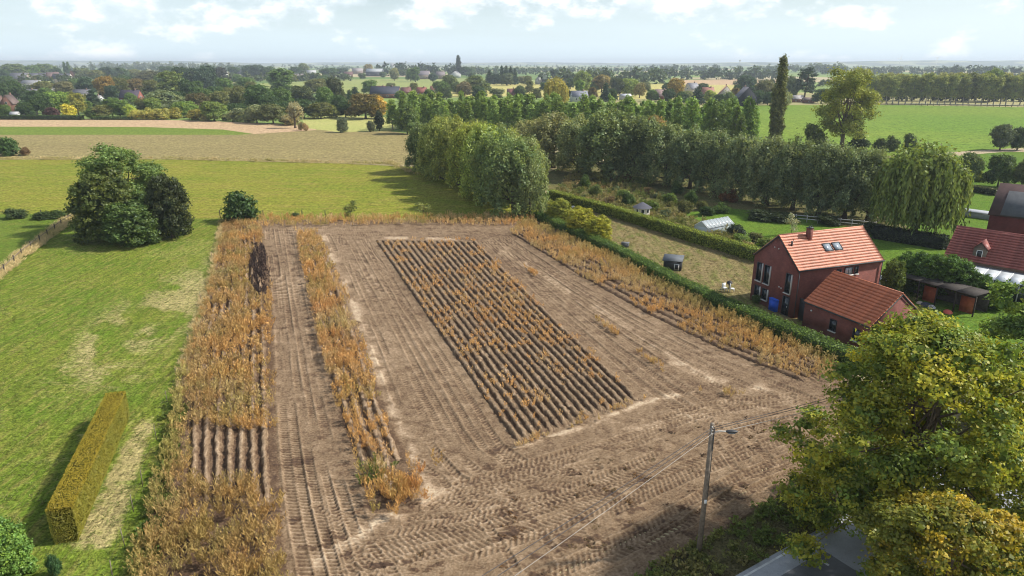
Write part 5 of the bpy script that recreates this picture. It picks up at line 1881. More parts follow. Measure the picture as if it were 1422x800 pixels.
# chimney
cy = HW / 2 - .75
chx, chy, cz = 3.35, HW / 2 - .62, HE + (HW / 2 - .62) / run * rise
ch = link('chimney', None if False else mesh_('chimney', *box(-.24, .24, -.24, .24, -.5, 1.2), BRICK_RED), roof)
ch.location = (chx, chy, cz)
V, F = box(-.28, .28, -.28, .28, 1.202, 1.26)
link('chimney_cap', mesh_('chimney_cap', V, F, DARK), ch)
for dx in (-.13, .13):
    V, F = tube([(dx, 0, 1.26), (dx, 0, 1.42)], .07, 8)
    link('flue', mesh_('flue', V, F, DARK), ch)
for x in (4.45, 5.72):
    rl = empty('skylight', (0, 0, 0)); rl.parent = roof
    rl.matrix_local = SL @ Matrix.Translation((x, 1.72, .12))
    w_, h_ = 1.05, 1.0
    V, F, _ = join([box(0, w_, 0, .09, -.06, .07), box(0, w_, h_ - .09, h_, -.06, .07), box(0, .09, .09, h_ - .09, -.06, .07), box(w_ - .09, w_, .09, h_ - .09, -.06, .07)])
    link('skylight_frame', mesh_('skylight_frame', V, F, DARK), rl)
    V, F = box(.09, w_ - .09, .09, h_ - .09, -.04, .045)
    link('pane', mesh_('skylight_pane', V, F, GLASS_SKY), rl)
vp = link('vent_pipe', mesh_('vent_pipe', *tube([(0, 0, 0), (0, 0, .5)], .09, 8), DARK), roof)
vp.matrix_local = SL @ Matrix.Translation((.75, 2.9, .05)) @ Matrix.Rotation(-ang, 4, 'X')
vp2 = link('vent_cowl', mesh_('vent_cowl', *tube([(0, 0, 0), (.1, 0, .3), (.25, 0, .42)], .06, 8), TILE_GARAGE), roof)
vp2.matrix_local = SL @ Matrix.Translation((1.1, 3.3, .05)) @ Matrix.Rotation(-ang, 4, 'X')
# terrace slab, dark fence panel between house and garage
gx = link('screen_panel', mesh_('screen_panel', *box(-.04, .04, -2.4, -.25, .05, 2.3), DARK))
gx.matrix_world = local_frame(HC, HY) @ Matrix.Translation((.5, 0, 0))
tag(gx, 'dark grey screen panel closing the gap between house and garage', 'screen')

# garage: fitted corner is the far right gable corner
GC, GY, GW, GL, GE, GR_ = (38.254, 59.553), math.radians(113.6), 6.761, 7.542, 2.6, 5.232
garage = empty('brick_garage', (GC[0], GC[1], 0), GY)
tag(garage, 'low red brick garage with dark orange tiled roof beside the house', 'garage')
V, F = prism(GL, GW, GE, GR_)
link('wall', mesh_('garage_wall', V, F, BRICK_RED), garage)
roof2 = empty('roof', (0, 0, 0)); roof2.parent = garage
roof_courses(roof2, GL, GW, GE, GR_, 12, TILE_GARAGE)
for yy in (-.18, GW + .18):
    V, F = tube([(-.05, yy, GE - .06), (GL + .05, yy, GE - .06)], .07, 6)
    link('gutter', mesh_('gutter', V, F, DARK), garage)
rise2 = GR_ - GE
for xx in (-.085, GL + .065):
    for sgn in (0, 1):
        y0, y1 = (-.12, GW / 2) if sgn == 0 else (GW + .12, GW / 2)
        V = []
        for x in (xx, xx + .02):
            V += [(x, y0, GE - .18), (x, y0, GE - .02), (x, y1, GR_), (x, y1, GR_ - .16)]
        F = np.array([(0, 1, 2, 3), (7, 6, 5, 4), (0, 4, 5, 1), (1, 5, 6, 2), (2, 6, 7, 3), (3, 7, 4, 0)])
        link('verge_board', mesh_('verge_board', np.array(V), F, DARK), garage)
# left wall is y = GW side (facing the hedge): windows seen at 1/3 and 3/4
window(garage, face_back(GL * .52, .75, GW), .75, 1.15, .09, .06, DARK, True)
window(garage, face_back(GL * .17, .75, GW), .75, 1.15, .09, .06, DARK, True)
V, F = tube([(0, 0, 0), (0, 0, .07)], .09, 8)
v = link('wall_lamp', mesh_('wall_lamp', V, F, WHITE), garage); v.matrix_local = face_back(GL * .88, 1.9, GW)
# gable (x=0, facing right front): garage doors
window(garage, face_gable0(GW * .68, .05), 2.3, 2.0, .1, .09, DARK, False, GLASS, 0, False, 'garage_door')
window(garage, face_gable0(GW * .24, .05), 1.9, 2.0, .1, .09, DARK, False, GLASS, 0, False, 'garage_door')
# grey bin box beside the garage
bx_ = link('storage_box', mesh_('storage_box', *box(-.7, .7, -.5, .5, .03, 1.1), OBJ_MISC), None, (G(1286, 470)[0], G(1286, 470)[1], 0), (.35, .37, .39))
bx_.rotation_euler = (0, 0, GY)
V, F = box(-.74, .74, -.54, .54, 1.102, 1.17)
link('lid', mesh_('box_lid', V, F, DARK), bx_)
tag(bx_, 'grey storage box at the right corner of the garage', 'box')

# ------------------------------------------------------------------ open shed and yard
p0, p1 = G(1228, 404), G(1352, 440)
dv = (p1 - p0)[:2]; ln = float(np.linalg.norm(dv)); yw = math.atan2(dv[1], dv[0])
shed = empty('open_shed', (p0[0], p0[1], 0), yw)
tag(shed, 'long low open-fronted shed with dark flat roof under the laurels', 'shed')
nbay = 5
for i in range(nbay):
    V, F = box(ln * i / nbay + .02, ln * (i + 1) / nbay - .02, -.5, 2.6, 2.25 + .03 * (i % 2), 2.33 + .03 * (i % 2))
    link('roof_panel', mesh_('roof_panel', V, F, WOOD_DARK), shed)
for i in range(nbay + 1):
    V, F = box(ln * i / nbay - .06, ln * i / nbay + .06, -.35, -.23, 0.02, 2.24)
    link('post', mesh_('post', V, F, WOOD_DARK), shed)
V, F = box(0, ln, 2.4, 2.5, .02, 2.24)
link('back_wall', mesh_('back_wall', V, F, WOOD_DARK), shed)
for i, a in ((2, .1), (4, .2)):
    V, F = box(ln * i / nbay + .1, ln * (i + 1) / nbay - .5, .6, .75, .02, 1.7)
    link('brick_partition', mesh_('brick_partition', V, F, plain('terracotta%d' % i, (.33, .10, .05), .9, .1, None, .2, 3.)), shed)


def misc(name, M, parts, label, cat, color, group=None):
    V, F, _ = join(parts)
    o = link(name, mesh_(name, V, F, OBJ_MISC), None, None, color)
    o.matrix_world = M
    tag(o, label, cat, group)
    return o


def sack(seed, s):
    r = np.random.default_rng(seed)
    V, F = [], []
    n, m = 8, 5
    P = []
    for j in range(m):
        ph = math.pi * (j / (m - 1)) * .5
        for i in range(n):
            a = i * 2 * math.pi / n
            P.append((math.cos(a) * math.cos(ph) * s * r.uniform(.8, 1.2), math.sin(a) * math.cos(ph) * s * r.uniform(.8, 1.2), math.sin(ph) * s * .8))
    P = np.array(P)
    F = np.array([(j * n + i, j * n + (i + 1) % n, (j + 1) * n + (i + 1) % n, (j + 1) * n + i) for j in range(m - 1) for i in range(n)])
    return P, [F]


MS = local_frame((p0[0], p0[1]), yw)
for k, (a, b, s, c, lb) in enumerate(((ln * .15, -.9, .45, (.6, .62, .65), 'white sack on the ground before the first shed bay'), (ln * .55, -1.0, .5, (.06, .07, .1), 'dark bag heap before the middle shed bay'), (ln * .62, -1.1, .4, (.65, .65, .66), 'white bag beside the dark heap'),
                                      (ln * .8, -1.2, .45, (.6, .14, .1), 'red bundle near the last shed bay'), (ln * .47, -.8, .35, (.45, .4, .33), 'beige sack by the shed post'))):
    misc('sack', MS @ Matrix.Translation((a, b, .02)), [sack(k, s)], lb, 'sack', c)
wt = G(1229, 398)
misc('water_tank', Matrix.Translation((wt[0], wt[1], .03)) @ Matrix.Rotation(yw, 4, 'Z'), [box(-.55, .55, -.5, .5, .15, 1.15), box(-.6, .6, -.55, .55, 0, .12), box(-.6, -.54, -.55, .55, .13, 1.2), box(.54, .6, -.55, .55, .13, 1.2), tube([(0, 0, 1.151), (0, 0, 1.25)], .15, 10)], 'white square water tank between house and open shed', 'tank', (.7, .72, .74))
# blue container by the gable
bc = G(1078, 431)
misc('blue_container', Matrix.Translation((bc[0], bc[1], .03)) @ Matrix.Rotation(HY, 4, 'Z'), [box(-.65, .65, -.5, .5, .0, 1.25), box(-.7, .7, -.55, .55, 1.251, 1.33), box(-.68, -.652, -.3, .3, .2, 1.0)], 'blue covered container at the foot of the house gable', 'container', (.02, .09, .5))
# barbecue / kettle
bb = G(1012, 402)
misc('kettle_barbecue', Matrix.Translation((bb[0], bb[1], .03)), [(lambda s_: (s_[0] + np.array([0, 0, .75]), s_[1]))(sack(77, .33)), tube([(0, 0, 0), (0, 0, .8)], .06, 6), tube([(0, 0, .62), (0, 0, .76)], [.2, .33], 10)], 'round black kettle barbecue on the dry lawn near the gable', 'barbecue', (.02, .02, .022))
for k, (x, y) in enumerate(((1006, 405), (1016, 406))):
    q = G(x, y)
    misc('garden_chair', Matrix.Translation((q[0], q[1], .03)) @ Matrix.Rotation(.4 + k, 4, 'Z'), [box(-.25, .25, -.25, .25, .4, .45), box(-.25, .25, .2, .25, .45, .95)] + [box(a - .02, a + .02, b - .02, b + .02, 0, .4) for a in (-.22, .22) for b in (-.22, .22)],
         ('left' if k == 0 else 'right') + ' white garden chair beside the kettle barbecue', 'chair', (.75, .75, .73), 'garden chairs by the barbecue')
# chicken coop on the dry lawn
q = G(934, 374)
coop = empty('chicken_coop', (q[0], q[1], 0), -.35)
tag(coop, 'small black wooden coop with sloping roof by the long hedge', 'coop')
V = np.array([(-1.1, -.7, .05), (1.1, -.7, .05), (1.1, .7, .05), (-1.1, .7, .05), (-1.1, -.7, 1.25), (1.1, -.7, 1.25), (1.1, .7, 1.55), (-1.1, .7, 1.55)])
F = np.array([(0, 3, 2, 1), (4, 5, 6, 7), (0, 1, 5, 4), (1, 2, 6, 5), (2, 3, 7, 6), (3, 0, 4, 7)])
link('wall', mesh_('coop_wall', V, F, DARK), coop)
V = np.array([(-1.25, -.9, 1.22), (1.25, -.9, 1.22), (1.25, .85, 1.62), (-1.25, .85, 1.62), (-1.25, -.9, 1.3), (1.25, -.9, 1.3), (1.25, .85, 1.7), (-1.25, .85, 1.7)]) + np.array([0, 0, .04])
link('roof', mesh_('coop_roof', V, F, OBJ_ROOF), coop, None, (.10, .11, .12))
V, F = box(.25, .85, -.74, -.705, .15, .95)
link('door', mesh_('coop_door', V, F, WHITE), coop)
V, F = box(.33, .77, -.76, -.742, .23, .87)
link('wire_mesh', mesh_('coop_mesh', V, F, DARK), coop)
q = G(868, 343)
misc('low_box', Matrix.Translation((q[0], q[1], .03)) @ Matrix.Rotation(-.3, 4, 'Z'), [box(-.5, .5, -.4, .4, 0, .55), box(-.56, .56, -.46, .46, .551, .62)], 'low dark box with pale lid beside the long hedge', 'box', (.1, .105, .11))
q = G(796, 288)
misc('garden_object', Matrix.Translation((q[0], q[1], .03)), [sack(5, .35)], 'small white object lying on the dry lawn near the golden shrubs', 'object', (.75, .75, .75))
# round pavilion
q = G(891, 303)
pav = empty('garden_pavilion', (q[0], q[1], 0), .3)
tag(pav, 'small pale garden pavilion with dark pointed roof behind the clipped hedge', 'pavilion')
n = 8
a = np.arange(n) * 2 * math.pi / n
rad = 1.3
V = np.concatenate([np.stack([np.cos(a) * rad, np.sin(a) * rad, a * 0 + .03], 1), np.stack([np.cos(a) * rad, np.sin(a) * rad, a * 0 + 1.95], 1)])
F = np.array([(i, (i + 1) % n, n + (i + 1) % n, n + i) for i in range(n)])
link('wall', mesh_('pav_wall', V, F, OBJ_WALL), pav, None, (.62, .56, .46))
V = np.concatenate([np.stack([np.cos(a) * 1.7, np.sin(a) * 1.7, a * 0 + 1.86], 1), np.stack([np.cos(a) * .12, np.sin(a) * .12, a * 0 + 2.75], 1)])
link('roof', mesh_('pav_roof', V, [F, np.arange(n, 2 * n)[None]], OBJ_ROOF), pav, None, (.07, .07, .085))
for i in range(n):
    am = (a[i] + a[(i + 1) % n]) / 2 if i < n - 1 else a[i] + math.pi / n
    M = Matrix.Rotation(am + math.pi / 2, 4, 'Z') @ Matrix(((1, 0, 0, 0), (0, 0, -1, -rad * math.cos(math.pi / n)), (0, 1, 0, 1.0), (0, 0, 0, 1)))
    window(pav, M, .6, .75, .06, .06, WHITE, False)
# greenhouse
q0, q1 = G(982, 328), G(1022, 321)
dv = (q1 - q0)[:2]; gl = 6.0; gw = 2.6
gh = empty('greenhouse', (q0[0], q0[1], 0), math.atan2(dv[1], dv[0]) + .05)
tag(gh, 'glass-roofed greenhouse with white bars behind the clipped hedge', 'greenhouse')
GHG = glass_mat('greenhouse_glass', (.38, .42, .43), .15, .6)
V, F = box(0, gl, 0, gw, .02, 1.2)
link('wall', mesh_('gh_wall', V, F, GHG), gh)
nn_ = 8
an = math.atan2(.85, gw / 2)
slen = math.hypot(.85, gw / 2)
pm = mesh_('roof_pane', *box(.02, gl / nn_ - .03, -.1, slen, 0, .02), GHG)
bm_ = mesh_('glazing_bar', *box(-.03, .02, -.1, slen + .02, -.01, .05), WHITE)
for sd in (0, 1):
    MM = Matrix.Translation((0, 0, 1.22)) @ Matrix.Rotation(an, 4, 'X') if sd == 0 else Matrix.Translation((gl, gw, 1.22)) @ Matrix.Rotation(math.pi, 4, 'Z') @ Matrix.Rotation(an, 4, 'X')
    for i in range(nn_):
        o_ = link('roof_pane', pm, gh); o_.matrix_local = MM @ Matrix.Translation((gl / nn_ * i, 0, 0))
    for i in range(nn_ + 1):
        o_ = link('glazing_bar', bm_, gh); o_.matrix_local = MM @ Matrix.Translation((gl / nn_ * i, 0, 0))
V = np.array([(0, 0, 1.2), (0, gw, 1.2), (0, gw / 2, 2.06), (gl, 0, 1.2), (gl, gw, 1.2), (gl, gw / 2, 2.06)])
link('gable', mesh_('gh_gable', V, [np.array([(0, 2, 1), (3, 4, 5)])], GHG), gh)
# white rail fence under the willows
f0, f1 = G(1090, 306), G(1215, 318)
fe = empty('rail_fence', (f0[0], f0[1], 0), math.atan2(f1[1] - f0[1], f1[0] - f0[0]))
tag(fe, 'pale rail fence half hidden under the willow row', 'fence')
fl = float(np.linalg.norm((f1 - f0)[:2]))
for i in range(9):
    V, F = box(fl * i / 8 - .06, fl * i / 8 + .06, -.06, .06, 0, 1.25)
    link('post', mesh_('rail_post', V, F, STONE), fe)
for z in (.5, 1.0):
    V, F = box(0, fl, -.095, -.062, z, z + .12)
    link('rail', mesh_('fence_rail', V, F, STONE), fe)

# ------------------------------------------------------------------ farmhouse and barn at the right edge
fa, fb = G(1331, 314.5, 6.2), G(1422, 327.5, 6.2)
fy = math.atan2(fb[1] - fa[1], fb[0] - fa[0])
FW, FLn = 6.6, 13.
farm = empty('farmhouse', (0, 0, 0), fy)
nx_ = np.array([-math.sin(fy), math.cos(fy)])
org = fa[:2] - nx_ * FW / 2
farm.location = (org[0], org[1], 0)
tag(farm, 'old farmhouse with worn red tiled roof and small dormer at the right edge', 'house')
V, F = prism(FLn, FW, 3.2, 6.2)
link('wall', mesh_('farm_wall', V, F, BRICK_OLD), farm)
rf = empty('roof', (0, 0, 0)); rf.parent = farm
roof_courses(rf, FLn, FW, 3.2, 6.2, 13, TILE_OLD, .3, .15)
fan = math.atan2(3.3, FW / 2)
# dormer
dm = empty('dormer', (2.6, .35, 3.1)); dm.parent = rf
V, F = prism(1.25, 1.3, 1.5, 2.15)
V = V[:, [1, 0, 2]] * np.array([1, 1.6, 1])
link('dormer_wall', mesh_('dormer_wall', V, [f[:, ::-1] for f in F], WOOD), dm)
for sg in (0, 1):
    V = np.array([(-.15, -.2, 1.42), (.65, -.2, 2.27), (.65, 2.1, 2.27), (-.15, 2.1, 1.42)]) if sg == 0 else np.array([(1.45, -.2, 1.42), (1.45, 2.1, 1.42), (.65, 2.1, 2.27), (.65, -.2, 2.27)])
    V = np.concatenate([V, V + np.array([0, 0, .08])])
    F = np.array([(0, 1, 2, 3), (7, 6, 5, 4), (0, 4, 5, 1), (1, 5, 6, 2), (2, 6, 7, 3), (3, 7, 4, 0)])
    link('dormer_roof', mesh_('dormer_roof', V, F, TILE_OLD), dm)
window(dm, face_front(.65, .45), .6, .85, .07, .06, WHITE, False)
for x in (1.0, 2.4):
    window(farm, face_front(x, .9), .9, 1.3, .08, .07, WHITE, True)
# glazed veranda
ver = empty('veranda', (3.4, 0, 0)); ver.parent = farm
npan = 6; vw, vd = 7.2, 3.6
van = math.atan2(.45, vd)
pmv = mesh_('veranda_pane', *box(.03, vw / npan - .03, 0, vd, 0, .03), glass_mat('veranda_glass', (.55, .58, .6), .25, .5))
bmv = mesh_('veranda_bar', *box(-.04, .04, 0, vd, -.02, .05), WHITE)
MV = Matrix.Translation((0, -vd - .02, 2.25)) @ Matrix.Rotation(van, 4, 'X')
for i in range(npan):
    o_ = link('roof_pane', pmv, ver); o_.matrix_local = MV @ Matrix.Translation((vw / npan * i, 0, 0))
for i in range(npan + 1):
    o_ = link('glazing_bar', bmv, ver); o_.matrix_local = MV @ Matrix.Translation((vw / npan * i, 0, 0))
    V, F = box(vw / npan * i - .05, vw / npan * i + .05, -vd, -vd + .1, .02, 2.2)
    link('post', mesh_('veranda_post', V, F, STONE), ver)
V, F = box(0, vw, -vd + .11, -vd + .14, .02, 2.2)
link('glass_front', mesh_('glass_front', V, F, GLASS), ver)
# brick chimney stack wall at the right
V, F = box(10.8, 11.7, -1.8, -.1, .02, 5.6)
link('chimney_stack', mesh_('chimney_stack', V, F, BRICK_OLD), farm)

ba = G(1391, 255.5, 8.6)
BL, BW = 16., 9.
barn = empty('barn', (0, 0, 0), fy + .05)
nb = np.array([-math.sin(fy + .05), math.cos(fy + .05)])
org = ba[:2] - nb * BW / 2
barn.location = (org[0], org[1], 0)
tag(barn, 'dark red brick barn with brown and slate roof behind the farmhouse', 'barn')
V, F = prism(BL, BW, 5.0, 8.6)
link('wall', mesh_('barn_wall', V, F, BRICK_BARN), barn)
for sg in (0, 1):
    y0 = -.25 if sg == 0 else BW + .25
    z0 = 5.0 - .2
    V = np.array([(-.2, y0, z0 + .05), (BL, y0, z0 + .05), (BL, BW / 2, 8.68), (-.2, BW / 2, 8.68)])
    V = np.concatenate([V, V + np.array([0, 0, .1])])
    F = np.array([(0, 1, 2, 3), (7, 6, 5, 4), (0, 4, 5, 1), (1, 5, 6, 2), (2, 6, 7, 3), (3, 7, 4, 0)])
    link('roof', mesh_('barn_roof', V, F, OBJ_ROOF), barn, None, (.085, .05, .048))
# slate patch covering the lower roof
yA, yB = -.3, BW / 2 - 1.2
zA, zB = 4.98 - .06, 4.98 + (BW / 2 - 1.2 + .25) / (BW / 2 + .25) * 3.75
V = np.array([(1.2, yA, zA), (BL, yA, zA), (BL, yB, zB - .02), (1.2, yB, zB - .02)]) + np.array([0, 0, .12])
V = np.concatenate([V, V + np.array([0, 0, .06])])
link('slate_roof', mesh_('slate_roof', V, F, OBJ_ROOF), barn, None, (.10, .105, .115))
q = G(1352, 301)
misc('outbuilding', Matrix.Translation((q[0], q[1], .03)) @ Matrix.Rotation(fy, 4, 'Z'), [box(-4.5, 4.5, -1.2, 1.2, 0, .9), box(-4.7, 4.7, -1.4, 1.4, .901, 1.0)], 'low grey flat-roofed outbuilding below the round trees', 'outbuilding', (.28, .29, .31))

# parked white car behind the yellowing tree
q = G(1284, 497)


def car(base, yaw):
    o = empty('parked_car', (base[0], base[1], 0), yaw)
    tag(o, 'white parked car mostly hidden behind the yellowing roadside tree', 'car')
    prof = [(-2.1, .35), (-2.15, .7), (-1.9, .95), (-1.2, 1.02), (-.6, 1.45), (.9, 1.48), (1.6, 1.05), (2.05, .9), (2.1, .35)]
    V = []
    for y, k in ((-.85, 1.), (.85, 1.)):
        for x, z in prof:
            V.append((x, y * (.82 if z > 1.1 else 1.), z))
    n = len(prof)
    F = [np.array([(i, (i + 1) % n, n + (i + 1) % n, n + i) for i in range(n)]), np.array([list(range(n))[::-1], list(range(n, 2 * n))])]
    link('body', mesh_('car_body', np.array(V), F, WHITE), o)
    V = np.array([(-1.17, -.74, 1.06), (-1.17, .74, 1.06), (-.63, .68, 1.44), (-.63, -.68, 1.44)]) + np.array([-.03, 0, .02])
    link('windscreen', mesh_('car_windscreen', V, [np.array([(0, 1, 2, 3)])], GLASS), o)
    for sg in (-1, 1):
        V = np.array([(-1.0, sg * .80, 1.05), (1.3, sg * .80, 1.05), (.85, sg * .72, 1.4), (-.5, sg * .72, 1.4)])
        link('side_window', mesh_('car_side_window', V, [np.array([(0, 1, 2, 3)])], GLASS), o)
        for x in (-1.35, 1.35):
            V, F = tube([(x, sg * .72, .32), (x, sg * .9, .32)], .32, 14)
            w_ = link('wheel', mesh_('car_wheel', V, F, DARK), o)
            V, F = tube([(x, sg * .88, .32), (x, sg * .91, .32)], .19, 10)
            link('rim', mesh_('car_rim', V, F, STONE), w_)
    return o


car(q, .9)

# ------------------------------------------------------------------ pole, lamp and wires
pb = G(970, 770)
pole = empty('utility_pole', (pb[0], pb[1], 0))
tag(pole, 'grey wooden utility pole with street lamp at the roadside', 'utility pole')
PH = hgt(pb, 588)
V, F = tube([(0, 0, 0), (0.03, .0, PH * .5), (0.02, 0, PH)], [.15, .125, .1], 10)
link('shaft', mesh_('pole_shaft', V, F, WOOD, None, True), pole)
V, F = tube([(.13, -.04, PH * .42), (.13, -.04, PH - .3)], .028, 6)
link('conduit', mesh_('conduit', V, F, DARK), pole)
V, F = tube([(.17, .03, PH - 1.6), (.17, .03, PH - .25)], .02, 6)
link('conduit', mesh_('conduit', V, F, DARK), pole)
V, F = box(-.03, .09, -.19, -.12, PH * .42, PH * .42 + .2)
link('junction_box', mesh_('junction_box', V, F, WHITE), pole)
V, F = tube([(.05, 0, PH - .55), (.35, -.02, PH - .42), (.75, -.05, PH - .42)], .028, 6)
link('lamp_arm', mesh_('lamp_arm', V, F, STONE), pole)
hd = []
for i, (x, ry, rz) in enumerate(((.72, .05, .04), (.8, .1, .07), (1.0, .13, .09), (1.2, .11, .07), (1.33, .03, .03))):
    th = np.arange(8) * math.pi / 4
    hd.append(np.stack([np.full(8, x), -.05 + np.cos(th) * ry, PH - .43 + np.sin(th) * rz], 1))
V = np.concatenate(hd)
F = np.array([(j * 8 + i, j * 8 + (i + 1) % 8, (j + 1) * 8 + (i + 1) % 8, (j + 1) * 8 + i) for j in range(4) for i in range(8)])
lh = link('lamp_head', mesh_('lamp_head', V, F, DARK, None, True), pole)
V, F = box(.85, 1.18, -.12, .02, PH - .53, PH - .505)
link('lens', mesh_('lamp_lens', V, F, GLASS_SKY), lh)
for k, z in enumerate((PH - .12, PH - .3, PH - .48)):
    V, F = tube([(-.02, -.12, z), (-.02, -.22, z)], .035, 6)
    link('insulator', mesh_('insulator', V, F, STONE), pole)


def wire(a, b, sag, mat, rad, label):
    a = np.asarray(a); b = np.asarray(b)
    t = np.linspace(0, 1, 24)[:, None]
    P = a + (b - a) * t
    P[:, 2] -= sag * 4 * (t * (1 - t))[:, 0]
    V, F = tube(P - a, rad, 5)
    o = link('overhead_wire', mesh_('overhead_wire', V, F, mat, None, True), None, tuple(a))
    tag(o, label, 'wire', 'overhead wires')


pt = lambda z: np.array([pb[0] - .02, pb[1] - .2, z])
LD = np.array([-1.03, -1.0, 0]) / math.hypot(1.03, 1.)
RD = np.array([.9, .435, 0]); RD /= np.linalg.norm(RD)
wire(pt(PH - .48), pt(PH - .6) + LD * 34, .25, WIRE_PALE, .009, 'pale overhead wire sagging from the pole to the lower left')
wire(pt(PH - .12), pt(PH - .1) + LD * 34 + np.array([-1.1, .6, 0]), .3, WIRE, .014, 'upper dark overhead wire running to the lower left')
wire(pt(PH - .3), pt(PH - .25) + LD * 34 + np.array([-.6, .3, 0]), .3, WIRE, .014, 'lower dark overhead wire running to the lower left')
wire(pt(PH - .12), pt(PH - .0) + RD * 36, .35, WIRE, .014, 'topmost dark overhead wire from the pole into the yellowing tree')
wire(pt(PH - .25), pt(PH - .2) + RD * 36, .35, WIRE, .014, 'lower dark overhead wire from the pole into the yellowing tree')
wire(pt(PH - .48), pt(PH - .9) + RD * 36, .4, WIRE_PALE, .012, 'pale overhead wire from the pole into the yellowing tree')

# ------------------------------------------------------------------ road
e0, e1 = G(1022, 800), G(1088, 763)
rdv = (e1 - e0)[:2]; rdv = rdv / np.linalg.norm(rdv)
rn = np.array([rdv[1], -rdv[0]])       # towards the right / camera


def strip(o, a0, a1, n0, n1):
    return [tuple(o + rdv * a + rn * n) for a, n in ((a0, n0), (a1, n0), (a1, n1), (a0, n1))]


quad_sheet('road', strip(e0[:2], -30, 60, 0, 5.6), .045, ASPHALT)
ROADPAINT = plain('road_paint', (.62, .62, .6), .7, .2, None, .25, 1.5)
quad_sheet('edge_line', strip(e0[:2], -30, 60, .22, .34), .050, ROADPAINT)
quad_sheet('asphalt_patch', strip(e0[:2], .9, 5.5, 1.25, 4.2), .049, ASPHALT_NEW)
quad_sheet('road_marking', strip(e0[:2], 1.0, 1.12, .9, 2.2), .054, ROADPAINT)
quad_sheet('road_marking', strip(e0[:2], 4.6, 4.75, .5, 2.1), .054, ROADPAINT)

# ------------------------------------------------------------------ fences on the left
fp = [G(*p) for p in ((-42, 421), (-14, 398), (7, 380), (21, 367), (31, 357.5), (44, 347), (56, 338), (67, 330), (77, 322), (86, 315), (96, 308), (104, 303))]
fn = empty('paddock_fence', tuple(fp[0]))
tag(fn, 'low post and rail fence between the lawn and the paddock', 'fence')
for i, p in enumerate(fp):
    V, F = tube([p - fp[0], p - fp[0] + np.array([.02 * (-1) ** i, .0, 1.25])], .075, 7)
    link('post', mesh_('fence_post', V, F, WOOD_DARK), fn)
for i in range(len(fp) - 1):
    a, b = fp[i] - fp[0], fp[i + 1] - fp[0]
    for z in (.95,):
        V, F = tube([a + np.array([0, 0, z]), b + np.array([0, 0, z])], .045, 5)
        link('rail', mesh_('fence_rail', V, F, WOOD), fn)
fp = [G(*p) for p in ((307, 311), (297, 362), (283, 420), (266, 478), (250, 530), (238, 563), (223, 612), (204, 677), (192, 712), (180, 760), (164, 806))]
fn = empty('wire_fence', tuple(fp[0]))
tag(fn, 'thin wire fence with slender posts between the lawn and the weeds', 'fence')
for i, p in enumerate(fp):
    V, F = tube([p - fp[0] + np.array([-.25, 0, 0]), p - fp[0] + np.array([-.25 + .06 * math.sin(i * 2.), 0, 1.25])], .022, 6)
    link('post', mesh_('wire_post', V, F, WOOD), fn)
for z in (.6, 1.1):
    V, F = tube([p - fp[0] + np.array([-.25, 0, z]) for p in fp], .003, 4)
    link('fence_wire', mesh_('fence_wire', V, F, WIRE), fn)
for k, (x, y) in enumerate(((58, 302), (103, 298), (306, 303), (340, 303), (366, 303), (420, 303), (452, 303))):
    q = G(x, y)
    V, F = tube([(0, 0, 0), (.02, 0, 1.35)], .07, 7)
    o_ = link('fence_post', mesh_('lone_post', V, F, WOOD_DARK), None, (q[0], q[1], 0))
    tag(o_, 'weathered wooden fence post', 'post', 'meadow fence posts', None, 'on the near edge of the meadow') if False else tag(o_, 'weathered wooden fence post', 'post', 'meadow fence posts', where='on the near edge of the meadow')


